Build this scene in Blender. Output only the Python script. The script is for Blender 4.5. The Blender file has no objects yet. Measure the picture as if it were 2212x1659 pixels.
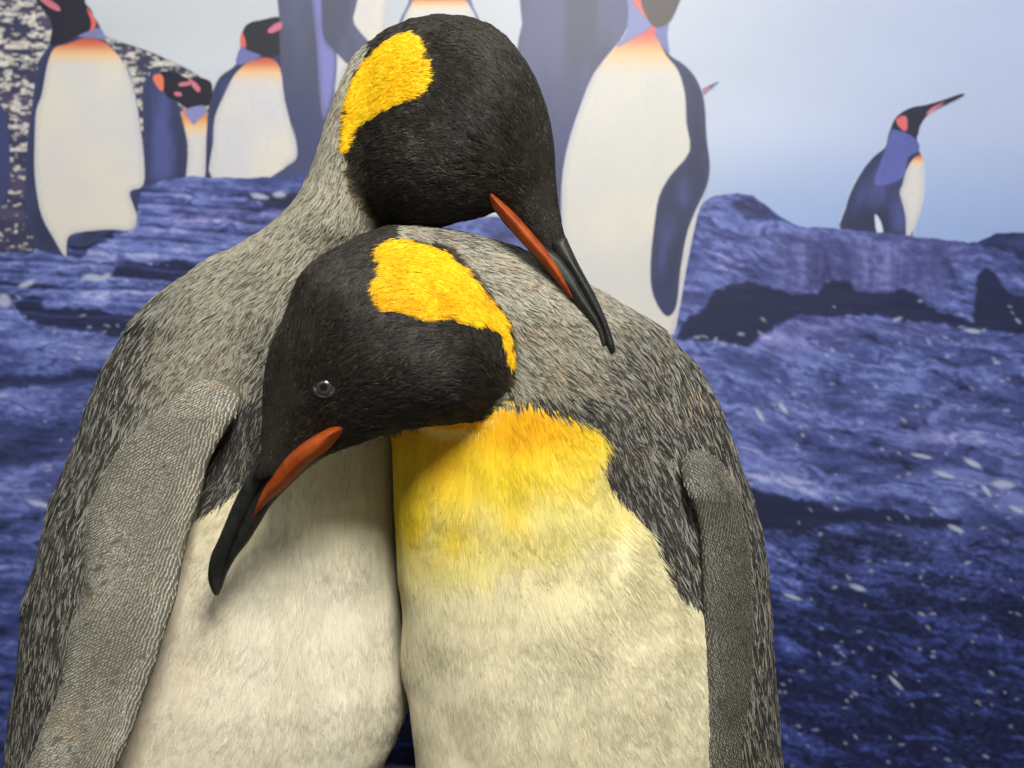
import bpy, bmesh, math, random
import numpy as np
from mathutils import Vector, kdtree
from mathutils.geometry import delaunay_2d_cdt

random.seed(7)
rng = np.random.default_rng(11)
SC = bpy.context.scene
COL = SC.collection

# ------------------------------------------------------------------ camera, light, exposure
ZC = 0.60                                   # camera height (m)
TANH = math.tan(math.radians(25))           # half of the 50 degree horizontal field
S = TANH / 1106.0                           # metres per design pixel at 1 m
MURAL_Y = 1.45

cam_d = bpy.data.cameras.new('camera')
cam = bpy.data.objects.new('camera', cam_d)
COL.objects.link(cam)
cam.location = (0, 0, ZC)
cam.rotation_euler = (math.radians(90), 0, 0)
cam_d.sensor_width = 36
cam_d.lens = 18 / TANH
cam_d.clip_start = 0.02
cam_d.clip_end = 50
cam_d.dof.use_dof = True
cam_d.dof.focus_distance = 0.875
cam_d.dof.aperture_fstop = 5.6
SC.camera = cam

SC.view_settings.view_transform = 'Standard'
SC.view_settings.look = 'None'
SC.view_settings.exposure = 0.0
SC.view_settings.gamma = 1.0
SC.view_settings.use_curve_mapping = False

world = bpy.data.worlds.new('World')
SC.world = world
world.use_nodes = True
bg = world.node_tree.nodes['Background']
bg.inputs[0].default_value = (0.93, 0.96, 1.0, 1)
bg.inputs[1].default_value = 0.155


def area_lamp(name, loc, target, w, h, energy, color):
    d = bpy.data.lights.new(name, 'AREA')
    d.shape = 'RECTANGLE'
    d.size, d.size_y, d.energy, d.color = w, h, energy, color
    o = bpy.data.objects.new(name, d)
    COL.objects.link(o)
    o.location = loc
    o.rotation_euler = (Vector(target) - Vector(loc)).to_track_quat('-Z', 'Y').to_euler()
    return o


area_lamp('ceiling_spot', (0.22, -0.24, 1.68), (0.0, 0.9, 0.52), 0.52, 0.52, 41, (1.0, 0.965, 0.89))
area_lamp('overhead_fill', (-0.7, -0.6, 2.2), (0.0, 0.95, 0.5), 1.3, 1.3, 11, (0.96, 0.98, 1.0))  # big soft fill light added overhead, out of view
area_lamp('added_mural_wash', (0.0, 1.02, 1.62), (0.0, 1.5, 0.75), 2.2, 0.10, 1.5, (0.97, 0.98, 1.0))  # unseen lamp added above the mural to brighten its top, fading downwards

# ------------------------------------------------------------------ helpers


def lin(r, g, b):
    out = []
    for c in (r, g, b):
        c = c / 255.0
        out.append(c / 12.92 if c <= 0.04045 else ((c + 0.055) / 1.055) ** 2.4)
    return np.array(out, dtype=np.float32)


def smooth(a, b, x):
    t = np.clip((x - a) / (b - a), 0, 1)
    return t * t * (3 - 2 * t)


_tab = np.random.default_rng(5).random(65536).astype(np.float32)


def vnoise(P, scale=1.0, seed=0):
    q = np.asarray(P, dtype=np.float64) * scale
    i = np.floor(q).astype(np.int64)
    f = (q - i).astype(np.float32)
    f = f * f * (3 - 2 * f)
    out = np.zeros(len(q), dtype=np.float32)
    for dx in (0, 1):
        for dy in (0, 1):
            for dz in (0, 1):
                h = ((i[:, 0] + dx) * 73856093) ^ ((i[:, 1] + dy) * 19349663) ^ ((i[:, 2] + dz) * 83492791) ^ (seed * 2654435)
                h = (h ^ (h >> 13)) & 65535
                w = (f[:, 0] if dx else 1 - f[:, 0]) * (f[:, 1] if dy else 1 - f[:, 1]) * (f[:, 2] if dz else 1 - f[:, 2])
                out += w * _tab[h]
    return out * 2 - 1


def fbm(P, scale, octaves=4, seed=0, gain=0.5):
    a, s, o, tot = 1.0, scale, 0, 0.0
    for k in range(octaves):
        o = o + a * vnoise(P, s, seed + k * 17)
        tot += a
        a *= gain
        s *= 2.03
    return o / tot


def catmull(pts, n=5):
    p = np.array(pts, dtype=np.float64)
    a, b, c, d = np.roll(p, 1, 0), p, np.roll(p, -1, 0), np.roll(p, -2, 0)
    out = []
    for k in range(n):
        t = k / n
        out.append(0.5 * ((2 * b) + (-a + c) * t + (2 * a - 5 * b + 4 * c - d) * t * t + (-a + 3 * b - 3 * c + d) * t ** 3))
    return np.stack(out, 1).reshape(-1, 2)


def polysdf(poly, x, y, chunk=200000):
    """signed distance, positive inside"""
    poly = np.asarray(poly, dtype=np.float32)
    A, B = poly, np.roll(poly, -1, 0)
    x = np.asarray(x, dtype=np.float32).ravel()
    y = np.asarray(y, dtype=np.float32).ravel()
    res = np.empty(len(x), dtype=np.float32)
    for s in range(0, len(x), chunk):
        px, py = x[s:s + chunk], y[s:s + chunk]
        best = np.full(len(px), 1e12, dtype=np.float32)
        ins = np.zeros(len(px), dtype=bool)
        for (ax, ay), (bx, by) in zip(A, B):
            ex, ey = bx - ax, by - ay
            L = ex * ex + ey * ey + 1e-9
            t = np.clip(((px - ax) * ex + (py - ay) * ey) / L, 0, 1)
            dx, dy = px - ax - t * ex, py - ay - t * ey
            best = np.minimum(best, dx * dx + dy * dy)
            if ay != by:
                c = (ay > py) != (by > py)
                xi = ax + (py - ay) * (ex / (by - ay))
                ins ^= c & (px < xi)
        d = np.sqrt(best)
        res[s:s + chunk] = np.where(ins, d, -d)
    return res


def link(o, parent=None, **props):
    COL.objects.link(o)
    if parent is not None:
        o.parent = parent
    for k, v in props.items():
        o[k] = v
    return o


def mesh_obj(name, verts, faces, mat, parent=None, col=None, smooth_shade=True, **props):
    me = bpy.data.meshes.new(name)
    verts = np.asarray(verts, dtype=np.float32)
    faces = np.asarray(faces, dtype=np.int32)
    me.vertices.add(len(verts))
    me.vertices.foreach_set('co', verts.ravel())
    k = faces.shape[1]
    me.loops.add(faces.size)
    me.loops.foreach_set('vertex_index', faces.ravel())
    me.polygons.add(len(faces))
    me.polygons.foreach_set('loop_start', np.arange(0, faces.size, k, dtype=np.int32))
    me.polygons.foreach_set('use_smooth', np.full(len(faces), smooth_shade))
    me.update(calc_edges=True)
    me.validate()
    if col is not None:
        a = me.color_attributes.new('col', 'FLOAT_COLOR', 'POINT')
        c = np.ones((len(verts), 4), dtype=np.float32)
        c[:, :3] = col
        a.data.foreach_set('color', c.ravel())
    me.materials.append(mat)
    o = bpy.data.objects.new(name, me)
    return link(o, parent, **props)


# ------------------------------------------------------------------ materials


class NT:
    def __init__(self, name):
        self.m = bpy.data.materials.new(name)
        self.m.use_nodes = True
        self.t = self.m.node_tree
        self.b = self.t.nodes['Principled BSDF']

    def n(self, kind, **kw):
        nd = self.t.nodes.new(kind)
        for k, v in kw.items():
            if isinstance(k, str) and hasattr(nd, k):
                setattr(nd, k, v)
            else:
                nd.inputs[k.replace('_', ' ')].default_value = v
        return nd

    def l(self, a, b):
        self.t.links.new(a, b)


def attr_node(M, name, vec=False):
    a = M.n('ShaderNodeAttribute')
    a.attribute_name = name
    return a.outputs['Vector' if vec else 'Color']


def plumage_material(name, rough=0.55, spec=0.25, body=0.65, sheen=0.0):
    M = NT(name)
    M.l(attr_node(M, 'col'), M.b.inputs['Base Color'])
    M.b.inputs['Roughness'].default_value = rough
    M.b.inputs['Specular IOR Level'].default_value = spec
    if sheen:
        M.b.inputs['Sheen Weight'].default_value = sheen
    geo = M.n('ShaderNodeNewGeometry')
    mix = M.n('ShaderNodeMix', data_type='VECTOR')
    mix.inputs[0].default_value = body
    M.l(geo.outputs['Normal'], mix.inputs[4])
    M.l(attr_node(M, 'nrm', True), mix.inputs[5])
    nz = M.n('ShaderNodeVectorMath', operation='NORMALIZE')
    M.l(mix.outputs[1], nz.inputs[0])
    M.l(nz.outputs[0], M.b.inputs['Normal'])
    return M.m


def skin_material(name):
    M = NT(name)
    M.l(attr_node(M, 'col'), M.b.inputs['Base Color'])
    M.b.inputs['Roughness'].default_value = 0.85
    M.b.inputs['Specular IOR Level'].default_value = 0.1
    no = M.n('ShaderNodeTexNoise')
    no.inputs['Scale'].default_value = 900
    bu = M.n('ShaderNodeBump')
    bu.inputs['Strength'].default_value = 0.4
    bu.inputs['Distance'].default_value = 0.001
    M.l(no.outputs['Fac'], bu.inputs['Height'])
    M.l(bu.outputs['Normal'], M.b.inputs['Normal'])
    return M.m


def print_material(name, grain=0.10, grain_scale=420, streak=0.0):
    """ink on a matt printed panel: stored ink colour, paper grain, slight unevenness"""
    M = NT(name)
    tc = M.n('ShaderNodeTexCoord')
    no = M.n('ShaderNodeTexNoise')
    no.inputs['Scale'].default_value = grain_scale
    no.inputs['Detail'].default_value = 3
    M.l(tc.outputs['Object'], no.inputs['Vector'])
    mr = M.n('ShaderNodeMapRange')
    mr.inputs[1].default_value, mr.inputs[2].default_value = 0.25, 0.75
    mr.inputs[3].default_value, mr.inputs[4].default_value = 1 - grain, 1 + grain
    M.l(no.outputs['Fac'], mr.inputs[0])
    vm = M.n('ShaderNodeVectorMath', operation='SCALE')
    M.l(attr_node(M, 'col'), vm.inputs[0])
    M.l(mr.outputs[0], vm.inputs['Scale'])
    out = vm.outputs[0]
    if streak:
        mp = M.n('ShaderNodeMapping')
        mp.inputs['Scale'].default_value = (9, 1, 60)
        mp.inputs['Rotation'].default_value = (0, math.radians(5), 0)
        M.l(tc.outputs['Object'], mp.inputs['Vector'])
        n2 = M.n('ShaderNodeTexNoise')
        n2.inputs['Scale'].default_value = 1.6
        n2.inputs['Detail'].default_value = 7
        n2.inputs['Roughness'].default_value = 0.62
        n2.inputs['Distortion'].default_value = 0.6
        M.l(mp.outputs[0], n2.inputs['Vector'])
        m2 = M.n('ShaderNodeMapRange')
        m2.inputs[1].default_value, m2.inputs[2].default_value = 0.3, 0.7
        m2.inputs[3].default_value, m2.inputs[4].default_value = 1 - streak, 1 + streak
        M.l(n2.outputs['Fac'], m2.inputs[0])
        v2 = M.n('ShaderNodeVectorMath', operation='SCALE')
        M.l(out, v2.inputs[0])
        M.l(m2.outputs[0], v2.inputs['Scale'])
        out = v2.outputs[0]
    M.l(out, M.b.inputs['Base Color'])
    M.b.inputs['Roughness'].default_value = 0.42
    M.b.inputs['Specular IOR Level'].default_value = 0.22
    return M.m


def horn_material(name, rgb, rgb2, rough=0.38, scale=(40, 40, 400), spec=0.45):
    M = NT(name)
    tc = M.n('ShaderNodeTexCoord')
    no = M.n('ShaderNodeTexNoise')
    no.inputs['Scale'].default_value = 90
    no.inputs['Detail'].default_value = 6
    M.l(tc.outputs['Object'], no.inputs['Vector'])
    cr = M.n('ShaderNodeMix', data_type='RGBA')
    cr.inputs[6].default_value = (*rgb, 1)
    cr.inputs[7].default_value = (*rgb2, 1)
    mr = M.n('ShaderNodeMapRange')
    mr.inputs[1].default_value, mr.inputs[2].default_value = 0.35, 0.7
    M.l(no.outputs['Fac'], mr.inputs[0])
    M.l(mr.outputs[0], cr.inputs[0])
    M.l(cr.outputs[2], M.b.inputs['Base Color'])
    n2 = M.n('ShaderNodeTexNoise')
    n2.inputs['Scale'].default_value = 350
    n2.inputs['Detail'].default_value = 4
    M.l(tc.outputs['Object'], n2.inputs['Vector'])
    m3 = M.n('ShaderNodeMapRange')
    m3.inputs[3].default_value, m3.inputs[4].default_value = rough - 0.1, rough + 0.2
    M.l(no.outputs['Fac'], m3.inputs[0])
    M.l(m3.outputs[0], M.b.inputs['Roughness'])
    M.b.inputs['Specular IOR Level'].default_value = spec
    bu = M.n('ShaderNodeBump')
    bu.inputs['Strength'].default_value = 0.25
    bu.inputs['Distance'].default_value = 0.0006
    M.l(n2.outputs['Fac'], bu.inputs['Height'])
    M.l(bu.outputs['Normal'], M.b.inputs['Normal'])
    return M.m


MAT_SKIN = skin_material('skin_under_feathers')
MAT_WHITE = plumage_material('belly_plumage', 0.6, 0.15, 0.55)
MAT_HEAD = plumage_material('head_plumage', 0.45, 0.22, 0.45)
MAT_PATCH = plumage_material('ear_patch_plumage', 0.6, 0.12, 0.55)
MAT_BACK = plumage_material('back_plumage', 0.6, 0.2, 0.6)
MAT_FLIP = plumage_material('flipper_plumage', 0.6, 0.2, 0.7)
MAT_BILL = horn_material('dark_horn', (0.008, 0.009, 0.0085), (0.024, 0.025, 0.021), 0.42, spec=.28)
MAT_ORANGE = horn_material('orange_bill_plate', (0.23, 0.036, 0.006), (0.33, 0.068, 0.010), 0.45, spec=0.2)
MAT_PRINT = print_material('printed_ink', 0.07)
MAT_ROCKP = print_material('printed_rock_ink', 0.10, 300, 0.18)

# ------------------------------------------------------------------ surface from a field


def surface_nets(F, org, h):
    ins = F < 0
    c = ins[:-1, :-1, :-1].astype(np.int8)
    cnt = np.zeros_like(c)
    for a in (0, 1):
        for b in (0, 1):
            for d in (0, 1):
                cnt += ins[a:a + c.shape[0], b:b + c.shape[1], d:d + c.shape[2]]
    mixed = (cnt > 0) & (cnt < 8)
    idx = np.argwhere(mixed)
    vid = np.full(mixed.shape, -1, dtype=np.int32)
    vid[mixed] = np.arange(len(idx))
    acc = np.zeros((len(idx), 3))
    num = np.zeros(len(idx))
    cor = [(a, b, d) for a in (0, 1) for b in (0, 1) for d in (0, 1)]
    for p in cor:
        for ax in range(3):
            if p[ax]:
                continue
            q = list(p)
            q[ax] = 1
            fa = F[idx[:, 0] + p[0], idx[:, 1] + p[1], idx[:, 2] + p[2]]
            fb = F[idx[:, 0] + q[0], idx[:, 1] + q[1], idx[:, 2] + q[2]]
            m = (fa < 0) != (fb < 0)
            t = np.where(m, fa / np.where(m, fa - fb, 1), 0)
            pos = np.array(p, dtype=np.float64)[None].repeat(len(idx), 0)
            pos[:, ax] += t
            acc[m] += pos[m]
            num[m] += 1
    V = (idx + acc / num[:, None]) * h + np.array(org)
    faces = []
    for ax in range(3):
        sl0 = [slice(None)] * 3
        sl1 = [slice(None)] * 3
        sl0[ax] = slice(None, -1)
        sl1[ax] = slice(1, None)
        a, b = ins[tuple(sl0)], ins[tuple(sl1)]
        e = np.argwhere(a != b)
        o1, o2 = (ax + 1) % 3, (ax + 2) % 3
        e = e[(e[:, o1] > 0) & (e[:, o2] > 0) & (e[:, o1] < F.shape[o1] - 1) & (e[:, o2] < F.shape[o2] - 1)]
        fl = a[tuple(e.T)]
        quad = []
        for d1, d2 in ((-1, -1), (0, -1), (0, 0), (-1, 0)):
            g = e.copy()
            g[:, o1] += d1
            g[:, o2] += d2
            quad.append(vid[tuple(g.T)])
        Q = np.stack(quad, 1)
        Q[~fl] = Q[~fl][:, ::-1]
        faces.append(Q)
    return V, np.concatenate(faces)


def vertex_normals(V, Q):
    n = np.cross(V[Q[:, 2]] - V[Q[:, 0]], V[Q[:, 3]] - V[Q[:, 1]])
    N = np.zeros_like(V)
    for k in range(4):
        np.add.at(N, Q[:, k], n)
    return N / (np.linalg.norm(N, axis=1, keepdims=True) + 1e-12)


def project(P):
    return 1106 + P[:, 0] / (S * P[:, 1]), 829.5 - (P[:, 2] - ZC) / (S * P[:, 1])


def at(px, py, d):
    return np.array([(px - 1106) * S * d, d, ZC - (py - 829.5) * S * d])


def box_blur(a, r, n=3):
    for _ in range(n):
        for ax in (0, 1):
            p = np.pad(a, [(r, r) if k == ax else (0, 0) for k in (0, 1)], mode='edge')
            c = np.cumsum(p, axis=ax)
            c = np.concatenate([np.zeros_like(np.take(c, [0], ax)), c], axis=ax)
            w = 2 * r + 1
            a = (np.take(c, range(w, c.shape[ax]), ax) - np.take(c, range(0, c.shape[ax] - w), ax)) / w
    return a


class Pillow:
    """a rounded solid with a drawn side outline, its own depth and thickness"""

    def __init__(self, outline, yc, T, R, blur=3, step=2.0, pad=60):
        self.poly = catmull(outline, 4)
        self.yc, self.T, self.R = yc, T, R
        lo, hi = self.poly.min(0) - pad, self.poly.max(0) + pad
        self.lo, self.step = lo, step
        nx, ny = int((hi[0] - lo[0]) / step) + 1, int((hi[1] - lo[1]) / step) + 1
        gx, gy = np.meshgrid(lo[0] + np.arange(nx) * step, lo[1] + np.arange(ny) * step, indexing='ij')
        D = polysdf(self.poly, gx, gy).reshape(nx, ny)
        if blur:
            w = np.clip(D / 24.0, 0, 1)
            D = D * (1 - w) + box_blur(D, blur) * w
        self.D = D

    def dist(self, px, py):
        u = np.clip((px - self.lo[0]) / self.step, 0, self.D.shape[0] - 1.001)
        v = np.clip((py - self.lo[1]) / self.step, 0, self.D.shape[1] - 1.001)
        i, j = u.astype(np.int32), v.astype(np.int32)
        fu, fv = u - i, v - j
        D = self.D
        return (D[i, j] * (1 - fu) * (1 - fv) + D[i + 1, j] * fu * (1 - fv) + D[i, j + 1] * (1 - fu) * fv + D[i + 1, j + 1] * fu * fv)

    def coords(self, X, Z):
        y = np.full(X.shape, 0.88, dtype=np.float32)
        for _ in range(3):
            px = 1106 + X / (S * y)
            py = 829.5 - (Z - ZC) / (S * y)
            y = self.yc(px, py)
        return px, py, y

    def field(self, X, Y, Z):
        px, py, y = self.coords(X[:, 0, :], Z[:, 0, :])
        d = self.dist(px, py) * S * y
        T = self.T(px, py) if callable(self.T) else self.T
        q = np.clip(1 - d / self.R, 0, None)[:, None, :]
        T = T[:, None, :] if isinstance(T, np.ndarray) else T
        k = np.minimum(self.R, T)
        return (np.sqrt(q * q + ((Y - y[:, None, :]) / T) ** 2) - 1) * k

    def front(self, px, py):
        y = self.yc(px, py)
        d = self.dist(px, py) * S * y
        T = self.T(px, py) if callable(self.T) else self.T
        q = np.clip(1 - d / self.R, 0, 1)
        return y - T * np.sqrt(1 - q * q), d

    def bounds(self, m=0.012):
        px, py = self.poly[:, 0], self.poly[:, 1]
        y = self.yc(px, py)
        T = self.T(px, py).max() if callable(self.T) else self.T
        x = (px - 1106) * S * y
        z = ZC - (py - 829.5) * S * y
        return np.array([x.min() - m, y.min() - T - m, z.min() - m]), np.array([x.max() + m, y.max() + T + m, z.max() + m])


def grid(lo, hi, h):
    n = np.ceil((np.array(hi) - np.array(lo)) / h).astype(int) + 1
    ax = [np.float32(lo[k]) + np.arange(n[k], dtype=np.float32) * h for k in range(3)]
    return np.meshgrid(*ax, indexing='ij')


def smin(a, b, k):
    h = np.clip(0.5 + 0.5 * (b - a) / k, 0, 1)
    return b * (1 - h) + a * h - k * h * (1 - h)


class Column:
    """an upright trunk given by its left and right outline, depth and half depth at each height"""

    def __init__(self, rows):
        r = np.array(rows, dtype=np.float64)
        py, L, R, dc, t = r.T
        z = ZC - (py - 829.5) * S * dc
        xl, xr = (L - 1106) * S * dc, (R - 1106) * S * dc
        zz = np.linspace(z.min(), z.max(), 500)
        o = np.argsort(z)
        f = lambda v: self._sm(np.interp(zz, z[o], v[o]))
        self.zz, self.xl, self.xr, self.dc, self.t = zz, f(xl), f(xr), f(dc), f(t)

    @staticmethod
    def _sm(v, w=9):
        k = np.ones(w) / w
        return np.convolve(np.pad(v, w // 2, mode='edge'), k, 'valid')

    def field(self, X, Y, Z):
        z = Z[0, 0, :]
        ip = lambda v: np.interp(z, self.zz, v).astype(np.float32)
        xl, xr, dc, t = ip(self.xl), ip(self.xr), ip(self.dc), ip(self.t)
        top = np.clip(z - self.zz[-1], 0, None)
        bot = np.clip(self.zz[0] - z, 0, None)
        cx, w = (xl + xr) / 2, np.maximum((xr - xl) / 2, 0.004)
        t = np.maximum(t, 0.004)
        e = 2.25
        q = (np.abs((X - cx) / w) ** e + np.abs((Y - dc) / t) ** e) ** (1 / e) - 1
        f = q * np.minimum(w, t)
        g = np.gradient(f, float(X[1, 0, 0] - X[0, 0, 0]))
        gm = np.sqrt(g[0] ** 2 + g[1] ** 2 + g[2] ** 2)
        f = f / np.clip(gm, 0.7, 4.0)
        return f + top * 1.0 + bot * 1.0


# ------------------------------------------------------------------ penguin outlines (design pixels)
HEAD_A = [(790, 112), (820, 85), (850, 67), (900, 48), (960, 41), (1020, 48), (1070, 68), (1120, 115), (1160, 180), (1185, 250),
          (1197, 320), (1202, 400), (1209, 460), (1218, 505), (1225, 527), (1212, 546), (1188, 550), (1158, 524), (1118, 482),
          (1092, 464), (1076, 456), (1064, 459), (1050, 463), (1003, 475), (960, 484), (925, 488), (880, 489), (845, 485), (812, 466),
          (785, 435), (765, 395), (750, 350), (742, 300), (742, 240), (752, 180), (770, 140)]
PATCH_A = [(881, 70), (902, 68), (918, 81), (927, 108), (935, 136), (942, 162), (934, 190), (911, 209), (870, 221), (838, 234),
           (813, 248), (791, 263), (775, 286), (765, 308), (756, 327), (747, 317), (752, 286), (753, 254), (757, 216), (767, 178),
           (784, 149), (800, 127), (826, 102), (845, 83)]
CAP_A = [(800, 100), (850, 40), (960, 15), (1100, 50), (1230, 250), (1260, 520), (1230, 570), (1150, 540), (1000, 500), (880, 510),
         (838, 486), (805, 462), (778, 430), (763, 398), (754, 360), (748, 320), (747, 265), (753, 215), (768, 165), (785, 130)]
PLATE_A = [(1060, 419), (1073, 427), (1102, 452), (1127, 477), (1168, 525), (1195, 558), (1221, 604), (1240, 649), (1218, 629),
           (1182, 585), (1131, 529), (1095, 488), (1068, 454), (1058, 432)]
UPPER_A = [(1190, 524), (1206, 512), (1222, 512), (1231, 530), (1254, 578), (1285, 635), (1310, 691), (1323, 727), (1329, 757),
           (1318, 764), (1309, 745), (1296, 704), (1270, 658), (1238, 604), (1205, 558), (1194, 540)]
LOWER_A = [(1070, 436), (1100, 462), (1131, 497), (1165, 524), (1205, 548), (1240, 590), (1270, 645), (1300, 695), (1311, 745),
           (1299, 750), (1291, 727), (1273, 696), (1241, 655), (1204, 613), (1157, 561), (1121, 515), (1090, 484), (1068, 448)]
FLIP_A = [(370, 868), (405, 832), (440, 819), (480, 820), (508, 832), (520, 853), (514, 888), (492, 925), (468, 965), (447, 1011),
          (437, 1058), (424, 1105), (408, 1155), (391, 1230), (379, 1296), (355, 1370), (336, 1437), (312, 1499), (289, 1570),
          (250, 1659), (205, 1760), (150, 1850), (90, 1930), (50, 1950), (30, 1900), (40, 1760), (59, 1659), (78, 1613), (105, 1546),
          (129, 1495), (144, 1429), (154, 1374), (178, 1304), (185, 1245), (187, 1175), (191, 1109), (211, 1058), (234, 1011),
          (262, 965), (300, 925), (335, 895)]
HEAD_B = [(835, 494), (772, 516), (724, 541), (683, 567), (654, 595), (635, 630), (619, 675), (603, 713), (584, 755), (573, 808),
          (568, 872), (564, 935), (559, 985), (545, 1020), (554, 1042), (584, 1036), (632, 1036), (665, 1012), (706, 985), (756, 964),
          (803, 948), (883, 926), (962, 916), (1026, 907), (1057, 881), (1089, 840), (1106, 795), (1109, 745), (1098, 700),
          (1072, 655), (1037, 610), (997, 570), (957, 535), (910, 508), (870, 495)]
CAP_B = [(845, 470), (772, 490), (650, 560), (560, 700), (540, 950), (530, 1060), (640, 1060), (760, 990), (880, 950), (1000, 925),
         (1030, 910), (1058, 884), (1090, 842), (1107, 797), (1110, 745), (1100, 700), (1075, 655), (1040, 608), (1000, 568),
         (955, 530), (908, 514), (850, 508)]
PATCH_B = [(803, 535), (829, 521), (867, 520), (908, 527), (943, 538), (968, 557), (994, 576), (1019, 602), (1041, 627), (1064, 653),
           (1083, 681), (1097, 710), (1107, 745), (1109, 776), (1101, 791), (1094, 760), (1087, 732), (1070, 710), (1038, 694),
           (994, 692), (956, 684), (914, 691), (873, 684), (841, 672), (816, 675), (794, 649), (787, 630), (799, 602), (800, 567), (795, 548)]
PLATE_B = [(739, 924), (720, 922), (700, 930), (662, 952), (626, 982), (589, 1026), (565, 1066), (550, 1105), (540, 1135), (562, 1109),
           (589, 1080), (626, 1047), (665, 1008), (704, 976), (733, 942)]
UPPER_B = [(586, 1008), (570, 996), (555, 1004), (531, 1034), (504, 1089), (475, 1159), (457, 1198), (450, 1237), (453, 1261), (460, 1279),
           (468, 1287), (476, 1279), (480, 1255), (493, 1215), (515, 1160), (541, 1105), (566, 1060), (584, 1028)]
LOWER_B = [(690, 940), (640, 972), (590, 1010), (556, 1060), (530, 1110), (505, 1165), (484, 1218), (473, 1262), (478, 1275),
           (489, 1243), (509, 1206), (536, 1171), (562, 1130), (586, 1091), (626, 1049), (665, 1012), (705, 980)]

ROWS_A = [(112, 796, 824, .950, .006), (135, 778, 838, .950, .022), (160, 766, 850, .950, .034), (200, 741, 868, .951, .046),
          (250, 719, 880, .953, .055), (300, 703, 880, .956, .060), (350, 687, 876, .960, .066), (400, 666, 870, .963, .070),
          (440, 647, 866, .966, .075), (480, 613, 864, .97, .08), (520, 565, 866, .975, .085), (550, 507, 868, .98, .088), (580, 442, 870, .982, .091),
          (640, 362, 878, .987, .098), (700, 305, 880, .99, .104), (780, 257, 878, .995, .109), (860, 222, 874, .998, .112),
          (950, 188, 868, 1.0, .115), (1050, 148, 862, 1.0, .118), (1150, 114, 863, 1.0, .121), (1250, 92, 868, 1.0, .124),
          (1350, 77, 876, 1.0, .126), (1440, 66, 884, 1.0, .128), (1500, 58, 880, 1.0, .128), (1560, 50, 864, 1.0, .128),
          (1610, 44, 842, 1.0, .127), (1659, 38, 815, 1.0, .126), (1800, 46, 740, 1.0, .115), (2000, 116, 640, 1.0, .09), (2180, 236, 520, 1.0, .06)]
ROWS_B = [(487, 893, 915, .925, .005), (495, 850, 955, .925, .022), (508, 815, 1015, .925, .038), (528, 790, 1100, .926, .052), (550, 770, 1150, .927, .062),
          (580, 752, 1214, .928, .074), (620, 745, 1283, .931, .085), (660, 750, 1343, .935, .093), (710, 770, 1422, .94, .101), (780, 800, 1486, .947, .108),
          (860, 832, 1536, .954, .114), (940, 850, 1572, .96, .119), (1030, 857, 1602, .964, .123), (1120, 862, 1626, .966, .126),
          (1200, 866, 1640, .967, .128), (1300, 872, 1650, .967, .130), (1400, 878, 1659, .967, .131), (1500, 888, 1667, .967, .131),
          (1600, 898, 1674, .967, .130), (1659, 903, 1676, .967, .129), (1800, 930, 1660, .967, .12), (2000, 1010, 1580, .967, .095), (2230, 1160, 1440, .967, .06)]


def axis_lerp(p0, p1, v0, v1, ease=False):
    p0, p1 = np.array(p0, float), np.array(p1, float)
    d = p1 - p0
    L = (d * d).sum()

    def f(px, py):
        u = np.clip(((px - p0[0]) * d[0] + (py - p0[1]) * d[1]) / L, 0, 1)
        if ease:
            u = u * u * (3 - 2 * u)
        return (v0 + (v1 - v0) * u).astype(np.float32) if isinstance(u, np.ndarray) else v0 + (v1 - v0) * u
    return f


HA = Pillow(HEAD_A, axis_lerp((760, 250), (1210, 520), .945, .862), axis_lerp((980, 260), (1215, 520), .056, .0115, True), .056, blur=7)
HB = Pillow(HEAD_B, axis_lerp((1090, 640), (560, 1000), .880, .806), axis_lerp((830, 720), (560, 1010), .056, .0115, True), .056, blur=7)


def build_body(col_rows, head, seed):
    C = Column(col_rows)
    lo = np.array([min(C.xl.min(), head.bounds()[0][0]) - .012, min((C.dc - C.t).min(), head.bounds()[0][1]) - .012, C.zz[0] - .012])
    hi = np.array([max(C.xr.max(), head.bounds()[1][0]) + .012, max((C.dc + C.t).max(), head.bounds()[1][1]) + .012, max(C.zz[-1], head.bounds()[1][2]) + .012])
    X, Y, Z = grid(lo, hi, 0.0036)
    F = smin(C.field(X, Y, Z), head.field(X, Y, Z), 0.012)
    P = np.stack([X.ravel(), Y.ravel(), Z.ravel()], 1)
    near = np.abs(F.ravel()) < 0.012
    d = np.zeros(len(P), dtype=np.float32)
    q = P[near]
    calm = np.clip(np.abs(head.field(X, Y, Z)).ravel()[near] / .03, .12, 1)
    d[near] = 0.0022 * vnoise(q, 22, seed) + 0.0007 * vnoise(q * np.array([1, 1, .35]), 55, seed + 3)
    d[near] *= calm
    F = F + d.reshape(F.shape)
    V, Q = surface_nets(F, lo, 0.0036)
    return V, Q


# ------------------------------------------------------------------ plumage


def flow_field(ctrl):
    c = np.array([(a, b) for a, b, _, _ in ctrl], dtype=np.float32)
    d = np.array([(u, v) for _, _, u, v in ctrl], dtype=np.float32)
    d /= np.linalg.norm(d, axis=1, keepdims=True)

    def f(px, py):
        w = 1.0 / (((px[:, None] - c[:, 0]) ** 2 + (py[:, None] - c[:, 1]) ** 2) + 300.0) ** 1.5
        v = (w[:, :, None] * d[None]).sum(1) / w.sum(1, keepdims=True)
        return v / (np.linalg.norm(v, axis=1, keepdims=True) + 1e-6)
    return f


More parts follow.
